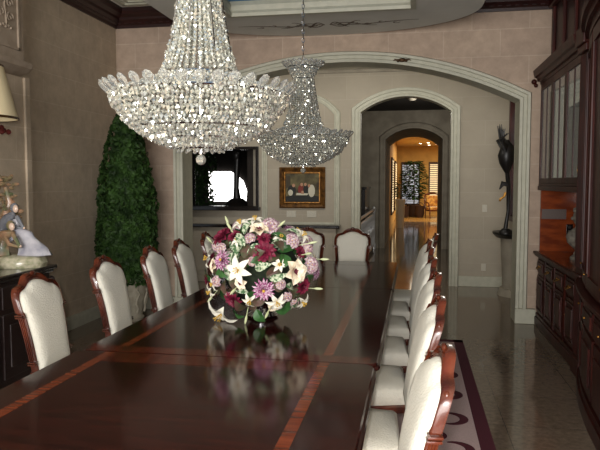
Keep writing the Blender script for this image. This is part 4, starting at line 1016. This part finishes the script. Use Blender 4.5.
# console, mirror and bird sculpture on the right foyer wall
e = thing('wall_console', (1.419, 9.35, 0), 'half-round console with dark top and grey pedestal on the foyer right wall', 'console table')
def halfd(r0, r1, z0_, z1_, sc=1.0):
    t = MB(); n = 18; vs = []
    for r, z in ((r0, z0_), (r1, z1_)):
        for i in range(n+1): a = PI/2+PI*i/n; vs.append((r*cos(a), r*1.3*sin(a), z))
    m = n+1
    t.add(vs, [(i, i+1, m+i+1, m+i) for i in range(n)]+[(n, 0, m, m+n), tuple(range(m)), tuple(reversed(range(m, 2*m)))]); return t
t = halfd(.26, .31, .82, .87); t2 = halfd(.31, .31, .871, .90); t.add(t2.v, t2.f); t.build('top', M_iron, e)
t = halfd(.16, .20, .10, .819); t2 = halfd(.23, .20, 0, .10); t.add(t2.v, t2.f); t.build('pedestal', M_hallwall, e)
e = thing('wall_mirror', (1.419, 9.25, 1.05), 'tall dark mahogany framed mirror seen edge-on above the half-round console', 'mirror')
t = MB()
for (a, b, c, d) in ((-.35, -.27, 0, 1.8), (.27, .35, 0, 1.8), (-.35, .35, 0, .08), (-.35, .35, 1.72, 1.8)): t.box(-.085, 0, a, b, c, d, .01)
t.build('frame', M_mahog, e); MB().box(-.015, -.0, -.27, .27, .08, 1.72).build('mirror_glass', mat('mirror', (.8, .8, .8, 1), .03, metal=1), e)
e = thing('bird_sculpture', (1.225, 8.92, .901), 'dark bronze bird with raised wings and gilt feet standing on the half-round console', 'sculpture')
t = MB(); t.tube([(0, 0, .80), (0, 0, .86), (-.01, 0, .95), (-.01, 0, 1.05), (0, 0, 1.16), (-.01, 0, 1.26)], [.012, .05, .09, .115, .09, .03], 12)
t.tube([(-.01, 0, 1.22), (-.05, 0, 1.27), (-.10, 0, 1.24)], [.035, .024, .004], 8)
for sg in (-1, 1):
    for k in range(6): t.tube([(.0, sg*.05, 1.0+.03*k), (-.06-.010*k, sg*(.10+.01*k), 1.16+.02*k), (-.12+.022*k, sg*(.11+.015*k), 1.46-.03*k+.03*(k % 2))], [.03, .022, .004], 6)
t.build('body', M_iron, e, True)
t = MB(); t.tube([(0, .0, .88), (.03, .02, .62), (.03, .03, .3), (0, .02, .06)], [.03, .03, .02, .03], 8); t.tube([(.02, .0, .66), (-.05, 0, .68), (-.09, 0, .60)], [.03, .035, .008], 6); t.build('branch', M_iron, e, True)
t = MB()
for sg in (-1, 1):
    t.tube([(-.01, sg*.03, .56), (-.03, sg*.03, .5)], .012, 6)
    for a in (-.5, 0, .5): t.tube([(-.03, sg*.03, .5), (-.03-.05*cos(a), sg*.03+.05*sin(a), .47), (-.03-.06*cos(a), sg*.03+.06*sin(a), .44)], [.010, .008, .003], 6)
t.build('feet', M_brass, e, True)
t = MB(); t.lathe([(0, 0), (.09, 0), (.09, .03), (.05, .07), (0, .07)], n=16); t.build('base', M_iron, e, True)
# keystone ornament on the big arch
e = thing('keystone_ornament', (-.15, YF-.03, 2.985), 'small dark carved ornament clasped at the crown of the wide cream arch', 'ornament')
t = MB(); t.ball((0, -.03, 0), .03, 10, 6, (1.5, .7, .8)); t.ball((-.045, -.03, -.005), .018, 8, 5); t.ball((.045, -.03, -.005), .018, 8, 5)
for sg in (-1, 1): t.tube([(sg*.05, -.03, 0), (sg*.08, -.03, .008), (sg*.10, -.03, -.008)], [.012, .009, .003], 6)
t.build('carving', M_giltdark, e, True)

# hall: balustrade, upright piano, salon: plants and armchair
e = thing('balustrade', (-.93, 10.4, 0), 'bright metal stair railing in the dark hall left of the doorway', 'railing')
t = MB(); t.tube([(0, 0, .95), (0, 4.8, .95)], .028, 8); t.build('handrail', M_steel, e, True)
t = MB(); t.tube([(0, 0, .86), (0, 4.8, .86)], .012, 6); t.tube([(0, 0, .10), (0, 4.8, .10)], .015, 6); t.build('rail', M_steel, e, True)
bp = None
for k in range(25):
    if bp is None: bp = MB().lathe([(0, .10), (.014, .10), (.010, .3), (.024, .42), (.012, .5), (.010, .7), (.022, .78), (.012, .86), (0, .86)], n=10).build('baluster', M_steel, e, True); o = bp
    else: o = bp.copy(); C.objects.link(o); o.parent = e
    o.location = (0, .1+k*.19, 0)
for y in (0, 4.8):
    MB().lathe([(0, 0), (.05, 0), (.05, .12), (.03, .16), (.03, .88), (.045, .92), (.045, .98), (.02, 1.02), (0, 1.02)], (0, y, 0), 12).build('newel_post', M_steel, e, True)
e = thing('upright_piano', (-1.37, 14.3, 0), 'black upright piano in the dark hall behind the railing', 'piano', rz=PI)
t = MB(); t.box(-.35, .35, -.7, .7, 0, 1.45, .01); t.box(-.38, .38, -.73, .73, 1.45, 1.49, .01); t.build('case', M_black, e)
t = MB(); t.box(.35, .50, -.65, .65, .62, .72, .01); t.build('key_bed', M_black, e)
t = MB(); t.box(.36, .49, -.6, .6, .721, .735); t.build('keyboard', M_ivory, e)
for y in (-.6, .6): MB().box(.42, .48, y-.03, y+.03, 0, .62, .006).build('leg', M_black, e)
def plant(name, loc, label, hgt, rad, n, potc, ph, pr_, seed):
    e = thing(name, loc, label, 'plant'); random.seed(seed)
    t = MB(); t.lathe([(0, 0), (pr_*.75, 0), (pr_, ph*.9), (pr_*1.08, ph*.92), (pr_*1.08, ph), (pr_*.9, ph), (0, ph*.9)], n=20); t.build('pot', potc, e, True)
    t = MB(); t.tube([(0, 0, ph*.8), (.03, 0, ph+hgt*.3), (0, .02, ph+hgt*.75)], [.03, .02, .01], 7); t.build('stem', M_giltdark, e, True)
    t = MB()
    for i in range(n):
        a = random.uniform(0, 2*PI); u = random.random(); z = ph+hgt*(.12+.88*u); r = rad*math.sqrt(random.random())*(.5+.6*sin(PI*u))
        L_ = random.uniform(.14, .26)*(rad/.5)**.7; d = Vector((cos(a), sin(a), random.uniform(-.5, .3))); p0 = Vector((r*cos(a), r*sin(a), z))
        s2 = Vector((-sin(a), cos(a), 0))*L_*.24
        t.add([p0, p0+d*L_*.5+s2+Vector((0, 0, .02)), p0+d*L_, p0+d*L_*.5-s2+Vector((0, 0, .02))], [(0, 1, 2), (0, 2, 3)])
    t.build('foliage', M_leaf, e, kind='stuff'); return e
M_basket = mat('dark_wicker', srgb(66, 40, 24), .8, noise=40, col2=srgb(40, 24, 14), bump=.8)
plant('potted_tree', (.0, 29.8, 0), 'tall leafy indoor tree before the blinds in the golden room', 2.0, .50, 1100, M_basket, .55, .3, 11)
plant('potted_fern', (-.47, 22.6, 0), 'small plant in a white pedestal pot at the left of the golden room entrance', .55, .18, 200, mat('white_pedestal_stone', srgb(206, 192, 160), .6), 1.0, .17, 12)
for (x, y, lb) in ((-.42, 29.0, 'left dark wicker basket at the foot of the indoor tree'), (.26, 29.1, 'right dark wicker basket at the foot of the indoor tree')):
    e = thing('wicker_basket', (x, y, 0), lb, 'basket', group='wicker baskets by the indoor tree')
    t = MB(); t.lathe([(0, 0), (.16, 0), (.22, .2), (.2, .5), (.21, .52), (.18, .52), (.17, .2), (0, .1)], n=20); t.build('basket', M_basket, e, True)
    MB().tube([(.19*cos(a), 0, .5+.18*sin(a)) for a in [PI*i/10 for i in range(11)]], .014, 6).build('handle', M_basket, e, True)
e = thing('armchair', (.90, 28.9, 0), 'dark wooden armchair with yellow tufted cushions in the golden room', 'armchair', rz=math.radians(20))
M_yel = mat('yellow_plaid_fabric', srgb(214, 168, 84), .8, noise=9, col2=srgb(150, 92, 44))
t = MB(); t.box(-.30, .30, -.28, .30, .36, .48, .04); t.build('seat_cushion', M_yel, e, True)
t = MB(); t.box(-.27, .27, .20, .30, .50, 1.0, .04)
for i in range(3):
    for j in range(4): t.ball((-.18+.18*i, .195, .56+.12*j), .02, 6, 4)
t.build('back_cushion', M_yel, e, True)
t = MB(); A_ = [(-.33, .4), (-.34, .8), (-.33, 1.02), (-.2, 1.07), (0, 1.11), (.2, 1.07), (.33, 1.02), (.34, .8), (.33, .4)]; t.tube([(x, .27, z) for x, z in A_], .035, 8); t.build('back_frame', M_chairwood, e, True)
for sg in (-1, 1):
    t = MB(); t.tube([(sg*.33, .27, .72), (sg*.36, 0, .70), (sg*.36, -.24, .68), (sg*.34, -.26, .5), (sg*.32, -.26, .36)], .025, 8); t.build('arm', M_chairwood, e, True)
    t = MB(); t.tube([(sg*.29, -.25, .38), (sg*.31, -.27, .2), (sg*.29, -.26, 0)], [.035, .03, .02], 8); t.build('leg', M_chairwood, e, True)
    t = MB(); t.tube([(sg*.30, .27, .42), (sg*.30, .30, 0)], [.03, .02], 8); t.build('leg', M_chairwood, e, True)
t = MB(); t.box(-.31, .31, -.27, .29, .31, .37, .01); t.build('seat_rail', M_chairwood, e)
